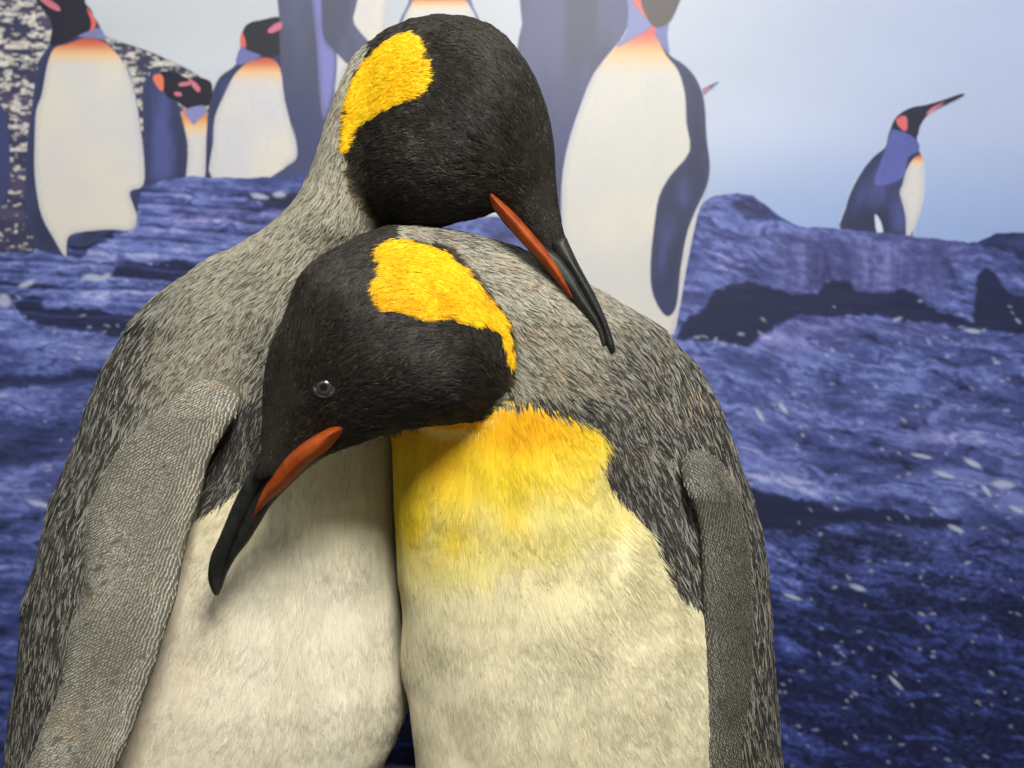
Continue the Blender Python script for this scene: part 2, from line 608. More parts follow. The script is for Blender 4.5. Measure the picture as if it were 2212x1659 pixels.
FLOW_HA = flow_field([(1180, 300, -.35, -1), (1100, 150, -.8, -.6), (1000, 80, -1, -.2), (880, 65, -1, .5), (850, 150, -.9, .25), (800, 180, -.8, .5),
                      (1000, 220, -.8, -.45), (950, 330, -1, -.15), (850, 330, -1, .15), (1000, 400, -1, .05), (900, 450, -1, .1), (1150, 420, -.6, -.8),
                      (1200, 500, -.5, -.9), (780, 400, -.7, .5), (1080, 330, -.75, -.6), (1100, 450, -.9, -.3), (1170, 500, -.5, -.8)])
FLOW_A = flow_field([(740, 230, -.35, 1), (700, 350, -.3, 1), (780, 440, -.4, .8), (650, 470, -.7, .7), (500, 600, -.85, .55), (350, 700, -.6, .8), (250, 850, -.35, 1), (150, 1050, -.3, 1),
                     (100, 1300, -.2, 1), (550, 750, -.5, .9), (480, 900, -.3, 1), (420, 800, -.7, .7), (560, 900, -.4, .9), (480, 1050, -.55, .85), (430, 1150, -.5, 1), (380, 1400, -.4, 1),
                     (700, 1200, .02, 1), (550, 1250, -.28, 1), (700, 1500, -.12, 1), (800, 1100, .12, 1), (840, 1400, .1, 1), (650, 1050, -.1, 1), (60, 1600, -.1, 1), (500, 1600, -.3, 1)])
FLOW_HB = flow_field([(570, 900, .25, -1), (610, 750, .4, -.9), (690, 620, .6, -.8), (850, 510, .9, -.2), (860, 590, .85, .15), (950, 640, .8, .2), (1050, 670, .6, .6),
                      (1095, 760, .25, 1), (800, 750, .85, -.5), (950, 800, .95, -.1), (1030, 850, .9, .3), (900, 890, 1, -.1), (720, 830, .6, -.7), (650, 950, .5, -.8),
                      (850, 680, .9, -.1), (760, 640, .7, -.6), (780, 930, .9, -.3)])
FLOW_B = flow_field([(1142, 870, .05, 1), (1000, 960, -.35, 1), (930, 1000, -.4, .9), (1150, 960, .1, 1), (1250, 950, .5, .8), (1350, 1150, .7, .75), (1420, 1250, .6, .8), (1200, 1200, .3, 1),
                     (1000, 1200, .03, 1), (900, 1100, .0, 1), (1200, 1500, .2, 1), (1450, 1450, .35, 1), (950, 1500, .02, 1), (1300, 1350, .4, .9),
                     (950, 510, .95, .1), (1150, 640, .8, .5), (1050, 545, .9, .3), (1200, 720, .75, .6), (1350, 700, .75, .65), (1500, 850, .45, .9), (1580, 1000, .3, 1), (1640, 1300, .08, 1),
                     (1400, 950, .5, .9), (1450, 1150, .3, 1), (1150, 820, .8, .6), (1260, 860, .8, .5), (1300, 1000, .3, 1), (1460, 1250, .3, 1)])


def clumps(P, size):
    """nearest tuft centre of every strand; centres are thinned on a jittered lattice so tufts stay even"""
    k = np.floor((P + rng.normal(0, size * .12, P.shape)) / size).astype(np.int64)
    h = k[:, 0] * 1000003 + k[:, 1] * 10007 + k[:, 2]
    _, cid = np.unique(h, return_index=True)
    kd = kdtree.KDTree(len(cid))
    for j, c in enumerate(cid):
        kd.insert(P[c], j)
    kd.balance()
    near = np.fromiter((kd.find(p)[1] for p in P.tolist()), dtype=np.int64, count=len(P))
    return cid, near


def make_strands(name, P, N, dirs, L, rad, colr, colt, mat, parent, lift=0.35, clump=0.4, clump_ratio=14, prof=(0.9, 1.0, 0.75, 0.15), curl=0.1, sink=.0003, tufts=None, liftn=0.0, **props):
    n = len(P)
    K = 4
    t = np.array([0, .34, .68, 1.0], dtype=np.float32)
    lf = (lift * (1 + liftn * vnoise(P, 150, 99))).astype(np.float32)[:, None]
    up = np.sin(lf) * (t - 0.50 * t * t)[None]
    P0 = P - N * sink
    pts = P0[:, None] + L[:, None, None] * (dirs[:, None] * (np.cos(lf) * t[None])[:, :, None] + N[:, None] * up[:, :, None])
    side = np.cross(N, dirs)
    bend = (rng.normal(0, curl, n).astype(np.float32) * L)[:, None, None] * side[:, None] * (t * t)[None, :, None]
    pts = pts + bend
    if clump > 0 and n > 200:
        cid, near = tufts if tufts is not None else clumps(P, clump_ratio)
        ref = cid[near]
        dtip = pts[ref][:, :, :] - pts
        amt = clump * rng.uniform(.5, 1.2, n)[:, None, None] * (t ** 1.4)[None, :, None]
        lim = np.linalg.norm(dtip, axis=2, keepdims=True)
        dtip *= np.minimum(1, (L * .45)[:, None, None] / (lim + 1e-6))
        pts = pts + dtip * amt
    cu = bpy.data.hair_curves.new(name)
    cu.add_curves([K] * n)
    cu.attributes['position'].data.foreach_set('vector', pts.astype(np.float32).ravel())
    R = (rad[:, None] * np.array(prof, dtype=np.float32)[None]).astype(np.float32)
    ra = cu.attributes.get('radius') or cu.attributes.new('radius', 'FLOAT', 'POINT')
    ra.data.foreach_set('value', R.ravel())
    tt = np.array([0, .3, .75, 1.0], dtype=np.float32)[None, :, None]
    cc = np.ones((n, K, 4), dtype=np.float32)
    cc[:, :, :3] = colr[:, None] * (1 - tt) + colt[:, None] * tt
    a = cu.attributes.new('col', 'FLOAT_COLOR', 'POINT')
    a.data.foreach_set('color', cc.ravel())
    b = cu.attributes.new('nrm', 'FLOAT_VECTOR', 'CURVE')
    b.data.foreach_set('vector', N.astype(np.float32).ravel())
    cu.materials.append(mat)
    o = bpy.data.objects.new(name, cu)
    return link(o, parent, kind='stuff', **props)


def scatter(V, Q, N, dens):
    """random points on a quad mesh; dens (per vertex) in strands per square metre"""
    tri = np.concatenate([Q[:, [0, 1, 2]], Q[:, [0, 2, 3]]])
    e1, e2 = V[tri[:, 1]] - V[tri[:, 0]], V[tri[:, 2]] - V[tri[:, 0]]
    area = np.linalg.norm(np.cross(e1, e2), axis=1) / 2
    w = area * dens[tri].mean(1)
    n = rng.poisson(w)
    ti = np.repeat(np.arange(len(tri)), n)
    r1, r2 = rng.random(len(ti)), rng.random(len(ti))
    f = r1 + r2 > 1
    r1[f], r2[f] = 1 - r1[f], 1 - r2[f]
    T = tri[ti]
    P = V[T[:, 0]] * (1 - r1 - r2)[:, None] + V[T[:, 1]] * r1[:, None] + V[T[:, 2]] * r2[:, None]
    M = N[T[:, 0]] * (1 - r1 - r2)[:, None] + N[T[:, 1]] * r1[:, None] + N[T[:, 2]] * r2[:, None]
    M /= np.linalg.norm(M, axis=1, keepdims=True) + 1e-9
    return P.astype(np.float32), M.astype(np.float32)


def tangent_flow(P, N, v2, wob=0.3, seed=0):
    d = np.stack([v2[:, 0], np.zeros(len(P), dtype=np.float32), -v2[:, 1]], 1)
    d -= (d * N).sum(1, keepdims=True) * N
    d /= np.linalg.norm(d, axis=1, keepdims=True) + 1e-6
    a = wob * (0.7 * vnoise(P, 70, seed) + 0.6 * vnoise(P, 230, seed + 1)) + rng.normal(0, wob * .35, len(P))
    a = a.astype(np.float32)[:, None]
    s = np.cross(N, d)
    return (d * np.cos(a) + s * np.sin(a)).astype(np.float32)


def mixc(a, b, t):
    t = np.asarray(t)
    t = t[:, None] if t.ndim else t
    return a * (1 - t) + b * t


def jitter(c, amt, n):
    return c * np.exp(rng.normal(0, amt, n)).astype(np.float32)[:, None]


BLACK = np.array([.018, .0155, .0125], dtype=np.float32)
BROWN = np.array([.060, .050, .038], dtype=np.float32)
YEL = np.array([.90, .47, .004], dtype=np.float32)
YEL2 = np.array([.95, .66, .02], dtype=np.float32)
ORG = np.array([.92, .30, .004], dtype=np.float32)
CREAM = np.array([.85, .80, .63], dtype=np.float32)
CREAMY = np.array([.80, .74, .35], dtype=np.float32)
TANL = np.array([.43, .405, .315], dtype=np.float32)
TAND = np.array([.095, .088, .066], dtype=np.float32)
GREYL = np.array([.31, .302, .262], dtype=np.float32)
GREYD = np.array([.040, .038, .034], dtype=np.float32)
RUST = np.array([.41, .32, .215], dtype=np.float32)


def regions(which, P, N, jit=True):
    """0 head, 1 ear patch, 2 back and neck, 3 belly, 4 dark side band"""
    px, py = project(P)
    n1 = vnoise(P, 160, 3) * 5 + (rng.normal(0, 3, len(P)) if jit else 0)
    cap, patch = (CAP_A, PATCH_A) if which == 'A' else (CAP_B, PATCH_B)
    head = HA if which == 'A' else HB
    cd = polysdf(catmull(cap, 3), px, py) + n1 * .7
    pd = polysdf(catmull(patch, 3), px, py) + n1 * .6
    hd, _ = head.front(px, py)
    if which == 'A':
        reg = np.full(len(P), 2)
        edge = np.interp(py, [900, 985, 1034, 1077, 1116, 1150, 1200, 1300, 1400, 1660], [640, 590, 531, 488, 424, 398, 368, 305, 280, 190])
        belly = (px > edge + n1 * 1.2) & (py > 900)
        reg[belly] = 3
        reg[(px > 440) & (py > 850) & ~belly] = 4
        side = N[:, 1] > 0.25
        reg[side & (reg >= 3) & (px < 700)] = 2
        cap_ok = np.ones(len(P), bool)
        reg[(cd > 0) & (py < 560)] = 0
        reg[(pd > 0)] = 1
    else:
        reg = np.full(len(P), 2)
        be = np.array([(830, 925), (1000, 905), (1142, 858), (1161, 877), (1216, 895), (1259, 906), (1286, 924), (1306, 947), (1296, 975), (1302, 1014),
                       (1318, 1049), (1349, 1088), (1384, 1123), (1400, 1147), (1409, 1186), (1427, 1225), (1450, 1264), (1470, 1285), (1510, 1300),
                       (1535, 1420), (1560, 1700), (1560, 2300), (700, 2300), (780, 1200), (800, 950)])
        bd = polysdf(be, px, py) + n1 * 1.1
        reg[bd > 0] = 3
        reg[(bd <= 0) & (bd > -48 - 9 * n1) & (py > 850) & (px > 1100)] = 4
        reg[(N[:, 1] > 0.25) & (reg >= 3)] = 2
        hsd = polysdf(head.poly, px, py)
        inhead = (cd > 0) & (px < 1125) & (P[:, 1] < hd + .12) & (py < 1070)
        front = (P[:, 1] < hd + .018) & (hsd > np.where(py > 890, 0, -12))
        reg[inhead & ((py < 870) | front)] = 0
        reg[(pd > 0)] = 1
    return reg, px, py, cd, pd


def build_penguin(which, label):
    V, Q = build_body(ROWS_A if which == 'A' else ROWS_B, HA if which == 'A' else HB, 5 if which == 'A' else 9)
    N = vertex_normals(V, Q)
    reg, px, py, cd, pd = regions(which, V, N, False)
    base = np.stack([BLACK, YEL * .8, TAND * 1.2, CREAM * .95, GREYD])[reg]
    if which == 'B':
        chest = smooth(1330, 1040, py) * (reg == 3)
        base = np.where((reg == 3)[:, None], mixc(CREAM * .95, YEL2, chest * .8), base)
    root = mesh_obj('king_penguin', V, Q, MAT_SKIN, None, base, label=label, category='penguin', group='two penguins leaning on each other')
    dens = np.array([1.9e6, 1.7e6, .80e6, 1.35e6, .80e6])[reg]
    dens *= np.where(N[:, 1] > 0.35, 0.30, 1.0)
    dens *= np.where(py > 1720, 0.15, 1.0)
    P, M = scatter(V, Q, N, dens)
    reg, px, py, cd, pd = regions(which, P, M)
    fb, fh = (FLOW_A, FLOW_HA) if which == 'A' else (FLOW_B, FLOW_HB)
    u = lambda a, b, n: rng.uniform(a, b, n).astype(np.float32)
    # ---- head
    k = reg == 0
    p, m = P[k], M[k]
    n = len(p)
    x, y = px[k], py[k]
    d = tangent_flow(p, m, fh(x, y), .34, 1)
    tuft = smooth(.05, .6, fbm(p, 130, 3, 8))
    ex, ey, er = (960, 330, 120) if which == 'A' else (880, 800, 130)
    scruff = np.exp(-(((x - ex) / er) ** 2 + ((y - ey) / (er * .65)) ** 2)) * smooth(.0, .5, fbm(p, 150, 3, 77))
    crown = smooth(.1, .8, m[:, 2]) * .5  # top light put into the colour: browner where the head faces up
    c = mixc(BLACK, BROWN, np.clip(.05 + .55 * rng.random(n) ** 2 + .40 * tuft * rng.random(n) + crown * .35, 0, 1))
    rim = smooth(-1, 9, cd[k])
    olive = np.array([.17, .115, .012], dtype=np.float32)
    near_neck = (x > 740) & (x < 860) & (y > 120) if which == 'A' else (x > 850)
    rimw = (1 - rim) * near_neck * (.75 if which == 'A' else .35)
    c = mixc(c, np.broadcast_to(olive, c.shape), rimw)
    pale = rng.random(n) < .015 + (.30 if which == 'A' else .10) * scruff
    c[pale] = np.array([.16, .14, .105])
    bill_near = smooth(.75, 1.0, (1150 - x) / 600) if which == 'B' else smooth(1080, 1200, x)
    L = u(.0055, .0085, n) * (1 - .6 * bill_near)
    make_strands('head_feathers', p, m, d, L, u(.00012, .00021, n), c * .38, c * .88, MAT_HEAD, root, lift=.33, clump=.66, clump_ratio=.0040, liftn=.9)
    # ---- ear patch
    k = reg == 1
    p, m = P[k], M[k]
    n = len(p)
    d = tangent_flow(p, m, fh(px[k], py[k]), .40, 2)
    t = np.clip(.45 + .8 * fbm(p, 90, 3, 4) + rng.normal(0, .2, n), 0, 1)
    c = mixc(YEL, YEL2, t)
    if which == 'B':
        c = mixc(c, np.broadcast_to(ORG, c.shape), .35 * smooth(560, 660, py[k]) * smooth(.0, .5, fbm(p, 60, 2, 9) + .2))
    c = mixc(c, np.broadcast_to(BROWN, c.shape), .75 * (1 - smooth(-2, 5, pd[k])) * (rng.random(n) < .5))
    make_strands('ear_patch', p, m, d, u(.007, .0105, n), u(.00014, .00024, n), jitter(c * .9, .08, n), jitter(c, .12, n), MAT_PATCH, root, lift=.36, clump=.5, clump_ratio=.0030)
    # ---- belly
    k = reg == 3
    p, m = P[k], M[k]
    n = len(p)
    x, y = px[k], py[k]
    d = tangent_flow(p, m, fb(x, y), .15, 3)
    blot = smooth(-.5, .5, fbm(p * np.array([1, 1, .3]), 40, 3, 21))
    c = mixc(CREAM * np.array([.95, .94, .92]), CREAM, blot)
    if which == 'B':
        c = c * np.array([.97, .955, .85], dtype=np.float32)
    if which == 'A':
        ytint = smooth(1250, 960, y) * .55
        c = mixc(c, np.broadcast_to(CREAMY, c.shape), ytint)
        c = mixc(c, c * np.array([1.0, .965, .955]), smooth(600, 380, x))
    else:
        nz = fbm(p, 45, 3, 31)
        ye = smooth(1330, 940, y + 60 * nz + np.clip(x - 1160, 0, 400) * .45)
        lob = np.exp(-(((x - 972) / 62) ** 2 + ((y - 1150) / 95) ** 2))
        lft = smooth(950, 870, x) * smooth(1290, 1040, y)
        ye = np.clip(ye ** 1.25 + .30 * lob + .45 * lft, 0, 1)
        lemon = np.array([.83, .73, .27], dtype=np.float32)
        c = mixc(c, np.broadcast_to(lemon, c.shape), np.clip(smooth(.0, .55, ye) + .35 * smooth(1480, 1100, y), 0, 1))
        c = mixc(c, np.broadcast_to(YEL2 * np.array([.95, 1.0, 1.0]), c.shape), smooth(.40, 1.05, ye) * .95)
        og = smooth(990, 905, y + 14 * nz) * smooth(1300, 1150, x) * .8 + .55 * np.exp(-(((x - 960) / 50) ** 2 + ((y - 985) / 38) ** 2))
        c = mixc(c, np.broadcast_to(ORG * np.array([1, 1.25, 1]), c.shape), np.clip(og, 0, 1) * .85)
    c = c * (1 + .13 * fbm(p * np.array([1, 1, .20]), 130, 2, 25) + .05 * fbm(p * np.array([1, 1, .3]), 380, 2, 26))[:, None]
    L = u(.015, .027, n) * (smooth(820, 1100, y) * .4 + .6)
    make_strands('belly_feathers', p, m, d, L, u(.00013, .00026, n), jitter(c * .96, .05, n), jitter(c, .09, n), MAT_WHITE, root, lift=.16, clump=.45, clump_ratio=.0048, liftn=.1)
    # ---- back, neck and side band
    k = (reg == 2) | (reg == 4)
    p, m = P[k], M[k]
    n = len(p)
    x, y = px[k], py[k]
    rg = reg[k]
    d = tangent_flow(p, m, fb(x, y), .30, 4)
    r = rng.random(n).astype(np.float32)
    patchy = fbm(p, 48, 3, 41)
    if which == 'A':
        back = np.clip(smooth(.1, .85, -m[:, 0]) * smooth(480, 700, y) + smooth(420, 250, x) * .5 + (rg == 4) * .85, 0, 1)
        dk = np.exp(-(((x - 590) / 70) ** 2 + ((y - 790) / 120) ** 2)) + np.exp(-(((x - 520) / 60) ** 2 + ((y - 980) / 80) ** 2)) * .8
        back = np.clip(back + dk * .9 + patchy * .15, 0, 1)
        rust = smooth(.3, .6, fbm(p * np.array([1, 1, .5]), 70, 2, 51)) * .55
    else:
        back = np.clip(smooth(1130, 1440, x + (y - 800) * .35) * .95 + (rg == 4) * 1.2 + .5 * smooth(880, 930, y) + patchy * .25, 0, 1)
        rust = smooth(.0, .40, fbm(p, 75, 3, 52)) * 1.0
        hump = smooth(560, 500, y) * smooth(860, 940, x) * .6
        back = np.clip(back + hump, 0, 1)
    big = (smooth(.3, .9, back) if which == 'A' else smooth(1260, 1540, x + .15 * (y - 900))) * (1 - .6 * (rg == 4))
    keep = rng.random(n) < .62 - .46 * big
    p, m, x, y, rg, d, r, back, big, rust, patchy = (v[keep] for v in (p, m, x, y, rg, d, r, back, big, rust, patchy))
    n = len(p)
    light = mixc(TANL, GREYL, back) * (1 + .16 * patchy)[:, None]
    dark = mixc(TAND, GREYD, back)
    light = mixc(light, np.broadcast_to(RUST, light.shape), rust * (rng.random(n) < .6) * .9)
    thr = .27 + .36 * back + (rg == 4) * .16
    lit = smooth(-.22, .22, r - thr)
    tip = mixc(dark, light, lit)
    tip = jitter(tip, .10, n)
    rootc = mixc(dark, tip, .35) * .8
    L = u(.0085, .0125, n) * (1 + .65 * big)
    rad = u(.00026, .00042, n) * (1 + 1.0 * big)
    make_strands('back_feathers', p, m, d, L, rad, rootc, tip, MAT_BACK, root, liftn=.5, lift=.17, clump=.35, clump_ratio=.0034, prof=(.7, 1.0, .8, .2))
    return root, V, N


rootA, VA, NA_ = build_penguin('A', 'taller penguin on the left, head bent over and bill resting on the other one')
rootB, VB, NB_ = build_penguin('B', 'shorter penguin on the right with yellow chest, head tucked under the other one')


def pillow_part(name, pil, h, mat, parent, **props):
    lo, hi = pil.bounds(.006)
    X, Y, Z = grid(lo, hi, h)
    V, Q = surface_nets(pil.field(X, Y, Z), lo, h)
    return mesh_obj(name, V, Q, mat, parent, **props)


# bills
yA = axis_lerp((1100, 430), (1318, 760), .868, .848)
yB = axis_lerp((640, 960), (465, 1285), .806, .846)
uA = pillow_part('upper_bill', Pillow(UPPER_A, yA, axis_lerp((1215, 520), (1255, 590), .0060, .0084), .0085, blur=0), .0011, MAT_BILL, rootA)
lA = pillow_part('lower_bill', Pillow(LOWER_A, yA, axis_lerp((1080, 440), (1305, 745), .0095, .0048), .0065, blur=0), .0011, MAT_BILL, rootA)
pillow_part('orange_plate', Pillow(PLATE_A, yA, axis_lerp((1065, 430), (1240, 650), .0160, .0102), .0062, blur=0), .0011, MAT_ORANGE, lA)
uB = pillow_part('upper_bill', Pillow(UPPER_B, yB, axis_lerp((565, 1005), (520, 1090), .0060, .0084), .0085, blur=0), .0011, MAT_BILL, rootB)
lB = pillow_part('lower_bill', Pillow(LOWER_B, yB, axis_lerp((690, 950), (479, 1274), .0095, .0048), .0065, blur=0), .0011, MAT_BILL, rootB)
pillow_part('orange_plate', Pillow(PLATE_B, yB, axis_lerp((735, 930), (545, 1130), .0200, .0112), .0062, blur=0), .0011, MAT_ORANGE, lB)


# eyes


def eye_material(name, iris, pupil, r_pupil, rough=.12):
    M = NT(name)
    tc = M.n('ShaderNodeTexCoord')
    ln = M.n('ShaderNodeVectorMath', operation='MULTIPLY')
    ln.inputs[1].default_value = (1, 0, 1)
    M.l(tc.outputs['Object'], ln.inputs[0])
    le = M.n('ShaderNodeVectorMath', operation='LENGTH')
    M.l(ln.outputs[0], le.inputs[0])
    cr = M.n('ShaderNodeValToRGB')
    e = cr.color_ramp.elements
    e[0].position, e[0].color = r_pupil * .9, (*pupil, 1)
    e[1].position, e[1].color = 1.0, (.01, .01, .009, 1)
    a = cr.color_ramp.elements.new(r_pupil * 1.15)
    a.color = (*iris, 1)
    b = cr.color_ramp.elements.new(.82)
    b.color = (*[c * .8 for c in iris], 1)
    M.l(le.outputs['Value'], cr.inputs[0])
    M.l(cr.outputs[0], M.b.inputs['Base Color'])
    M.b.inputs['Roughness'].default_value = rough
    M.b.inputs['Coat Weight'].default_value = 0.2 if rough < .3 else 0.0
    M.b.inputs['Specular IOR Level'].default_value = 0.5 if rough < .3 else 0.15
    M.b.inputs['Coat Roughness'].default_value = rough * .5
    return M.m


def uv_sphere(seg=40, ring=24):
    v = []
    for i in range(ring + 1):
        a = math.pi * i / ring
        for j in range(seg):
            b = 2 * math.pi * j / seg
            v.append((math.sin(a) * math.cos(b), -math.cos(a), math.sin(a) * math.sin(b)))
    f = [(i * seg + j, i * seg + (j + 1) % seg, (i + 1) * seg + (j + 1) % seg, (i + 1) * seg + j) for i in range(ring) for j in range(seg)]
    return np.array(v), np.array(f)


def torus(R, r, sq, seg=56, tube=14, seed=0):
    v = []
    for i in range(seg):
        a = 2 * math.pi * i / seg
        rr = r * (1 + .18 * math.sin(3 * a + seed) + .10 * math.sin(7 * a))
        for j in range(tube):
            b = 2 * math.pi * j / tube
            v.append(((R + rr * math.cos(b)) * math.cos(a), rr * .9 * math.sin(b), (R + rr * math.cos(b)) * math.sin(a) * sq))
    f = [(i * tube + j, i * tube + (j + 1) % tube, ((i + 1) % seg) * tube + (j + 1) % tube, ((i + 1) % seg) * tube + j) for i in range(seg) for j in range(tube)]
    return np.array(v), np.array(f)


MAT_LID = horn_material('wrinkled_eyelid', (.012, .011, .010), (.045, .040, .034), .38)


def eye(head, px, py, rpx, parent, mat, squash, tilt, proud):
    y, _ = head.front(np.array([px], float), np.array([py], float))
    y = float(y[0])
    r = rpx * S * y
    yc = float(head.yc(np.array([px], float), np.array([py], float))[0])
    c = at(px, py, yc)
    c[1] = y - proud
    v, f = uv_sphere()
    v = v * np.array([1, .55, 1])
    o = mesh_obj('eye', v, f, mat, parent)
    o.scale = (r, r, r)
    o.location = c
    o.rotation_euler = (0, tilt, 0)
    v, f = torus(r * 1.02, r * .26, squash, seed=px)
    t = mesh_obj('eyelid', v / r, f, MAT_LID, o)
    return o


eye(HB, 719, 836, 20.5, rootB, eye_material('glass_eye', (.034, .035, .029), (.005, .005, .005), .42, .14), 1.0, 0.2, -.0015)
eye(HA, 1026, 320, 17, rootA, eye_material('dark_glass_eye', (.008, .0075, .007), (.005, .005, .005), .45, .55), .80, -.5, -.0016)

# ------------------------------------------------------------------ flippers
FA = Pillow(FLIP_A, lambda px, py: (.900 - (px - 250) * .00018 - (py - 950) * .00011 - smooth(200, 90, px) * .008 + smooth(905, 825, py) * .012).astype(np.float32), .012, .016, blur=0)
FLIP_B = [(1478, 965), (1470, 1006), (1478, 1053), (1497, 1099), (1508, 1140), (1512, 1186), (1515, 1268), (1519, 1359), (1520, 1495), (1519, 1659),
          (1525, 1800), (1545, 1900), (1580, 1925), (1612, 1880), (1624, 1750), (1627, 1659), (1629, 1495), (1628, 1359), (1624, 1268), (1615, 1158), (1597, 1076), (1572, 1020), (1540, 975), (1510, 955)]
FB = Pillow(FLIP_B, lambda px, py: (.854 + (px - 1520) * .00036 + smooth(1075, 950, py) * .032).astype(np.float32), .016, .020, blur=0)


PITS = [(266, 1163, 15, 5), (231, 1219, 13, 5), (243, 1250, 12, 4), (268, 1440, 14, 6), (262, 1462, 9, 6), (372, 1002, 9, 4), (330, 1045, 8, 4), (420, 960, 8, 4), (205, 1340, 9, 4), (1600, 1180, 9, 4)]


def flipper(pil, parent, dirf, light, dark, pitch, seed, edge_side):
    lo, hi = pil.bounds(.006)
    X, Y, Z = grid(lo, hi, .0022)
    V, Q = surface_nets(pil.field(X, Y, Z), lo, .0022)
    base = np.broadcast_to(dark * .9, V.shape)
    o = mesh_obj('flipper', V, Q, MAT_SKIN, parent, base)
    lo2, hi2 = pil.poly.min(0), pil.poly.max(0)
    # rows of scale feathers laid out on a warped lattice
    a0 = math.radians(-24)
    ca, sa = math.cos(a0), math.sin(a0)
    span = 1500
    us = np.arange(-span, span, pitch[0])
    vs = np.arange(-span, span, pitch[1])
    U, W = np.meshgrid(us, vs, indexing='ij')
    U = U + (np.arange(len(vs)) % 2)[None] * pitch[0] * .5
    cx, cy = (lo2 + hi2) / 2
    px, py = (cx + U * ca - W * sa).ravel(), (cy + U * sa + W * ca).ravel()
    q = np.stack([px, py, px * 0], 1)
    px = px + 16 * vnoise(q, 1 / 170., seed) + 3.0 * vnoise(q, 1 / 30., seed + 2) + rng.normal(0, .6, len(px))
    py = py + 22 * vnoise(q, 1 / 150., seed + 1) + 3.0 * vnoise(q, 1 / 34., seed + 3) + rng.normal(0, .45, len(px))
    ok = (px > lo2[0]) & (px < hi2[0]) & (py > lo2[1]) & (py < 1720)
    px, py = px[ok], py[ok]
    y, d = pil.front(px, py)
    ok = d > .0006
    px, py, y, d = px[ok], py[ok], y[ok], d[ok]
    yl, _ = pil.front(px - 2, py)
    yr, _ = pil.front(px + 2, py)
    yu, _ = pil.front(px, py - 2)
    yd, _ = pil.front(px, py + 2)
    def surf(a, b, yy):
        c = pil.yc(a, b)
        return np.stack([(a - 1106) * S * c, yy, ZC - (b - 829.5) * S * c], 1)
    N = np.cross(surf(px, py + 2, yd) - surf(px, py - 2, yu), surf(px + 2, py, yr) - surf(px - 2, py, yl))
    N *= -np.sign(N[:, 1:2])
    N /= np.linalg.norm(N, axis=1, keepdims=True)
    P = surf(px, py, y)
    n = len(P)
    dirs = tangent_flow(P.astype(np.float32), N.astype(np.float32), dirf(px, py), .16, seed)
    bald = smooth(.62, .85, vnoise(np.stack([px, py, px * 0], 1), 1 / 17., seed + 9))
    keep = rng.random(n) > bald * .55
    L = (pitch[0] * 1.3 * S * y * rng.uniform(.85, 1.2, n)).astype(np.float32)
    rad = (pitch[1] * .34 * S * y * rng.uniform(.8, 1.1, n)).astype(np.float32)
    tone = 1 + .30 * fbm(P, 35, 3, seed + 5)
    tip = np.broadcast_to(light, (n, 3)) * tone[:, None] * (1 - .35 * bald[:, None])
    brown = smooth(.35, .6, fbm(P, 55, 2, seed + 6))
    tip = mixc(tip, tip * np.array([.95, .78, .6]), brown * .7)
    rootc = np.broadcast_to(dark, (n, 3))
    for (sx, sy, ra, rb) in PITS:
        dk = np.exp(-((((px - sx) * .9 - (py - sy) * .44) / ra) ** 2 + (((px - sx) * .44 + (py - sy) * .9) / rb) ** 2))
        tip = tip * (1 - .80 * dk)[:, None]
        rootc = rootc * (1 - .70 * dk)[:, None]
    rim = smooth(.0024, .0010, d) * (edge_side * (px - np.interp(py, pil.poly[:, 1][np.argsort(pil.poly[:, 1])], px.mean() + 0 * np.sort(pil.poly[:, 1]))) < 0)
    tip = tip * (1 + .35 * rim)[:, None]
    tip = jitter(tip, .16, n)
    k = keep
    make_strands('scale_feathers', P[k].astype(np.float32), N[k].astype(np.float32), dirs[k], L[k], rad[k], rootc[k].astype(np.float32), tip[k].astype(np.float32), MAT_FLIP, o,
                 lift=.16, clump=0, prof=(.5, .95, 1.0, .35), curl=.04, sink=.0001)
    return o


def flow_flip_a(px, py):
    e = np.interp(py, [820, 960, 1058, 1155, 1296, 1437, 1570, 1700], [520, 470, 437, 408, 379, 336, 289, 235])
    s = smooth(90, 0, e - px)
    vx = -.88 + .55 * s
    vy = .42 + .55 * s
    return np.stack([vx, vy], 1).astype(np.float32)


def flow_flip_b(px, py):
    s = smooth(1510, 1570, px)
    return np.stack([.25 + .35 * s, .95 - .2 * s], 1).astype(np.float32)


flipper(FA, rootA, flow_flip_a, np.array([.50, .48, .39]), np.array([.15, .142, .115]), (8.6, 4.6), 61, 1)
flipper(FB, rootB, flow_flip_b, np.array([.265, .255, .21]), np.array([.075, .071, .059]), (7.6, 4.3), 71, -1)

# ------------------------------------------------------------------ printed mural
EXPO = 0.81


def mpos(px, py, lay):
    d = MURAL_Y - lay * .00035
    return np.stack([(px - 1106) * S * MURAL_Y, np.full(len(px), d), ZC - (py - 829.5) * S * MURAL_Y], 1)


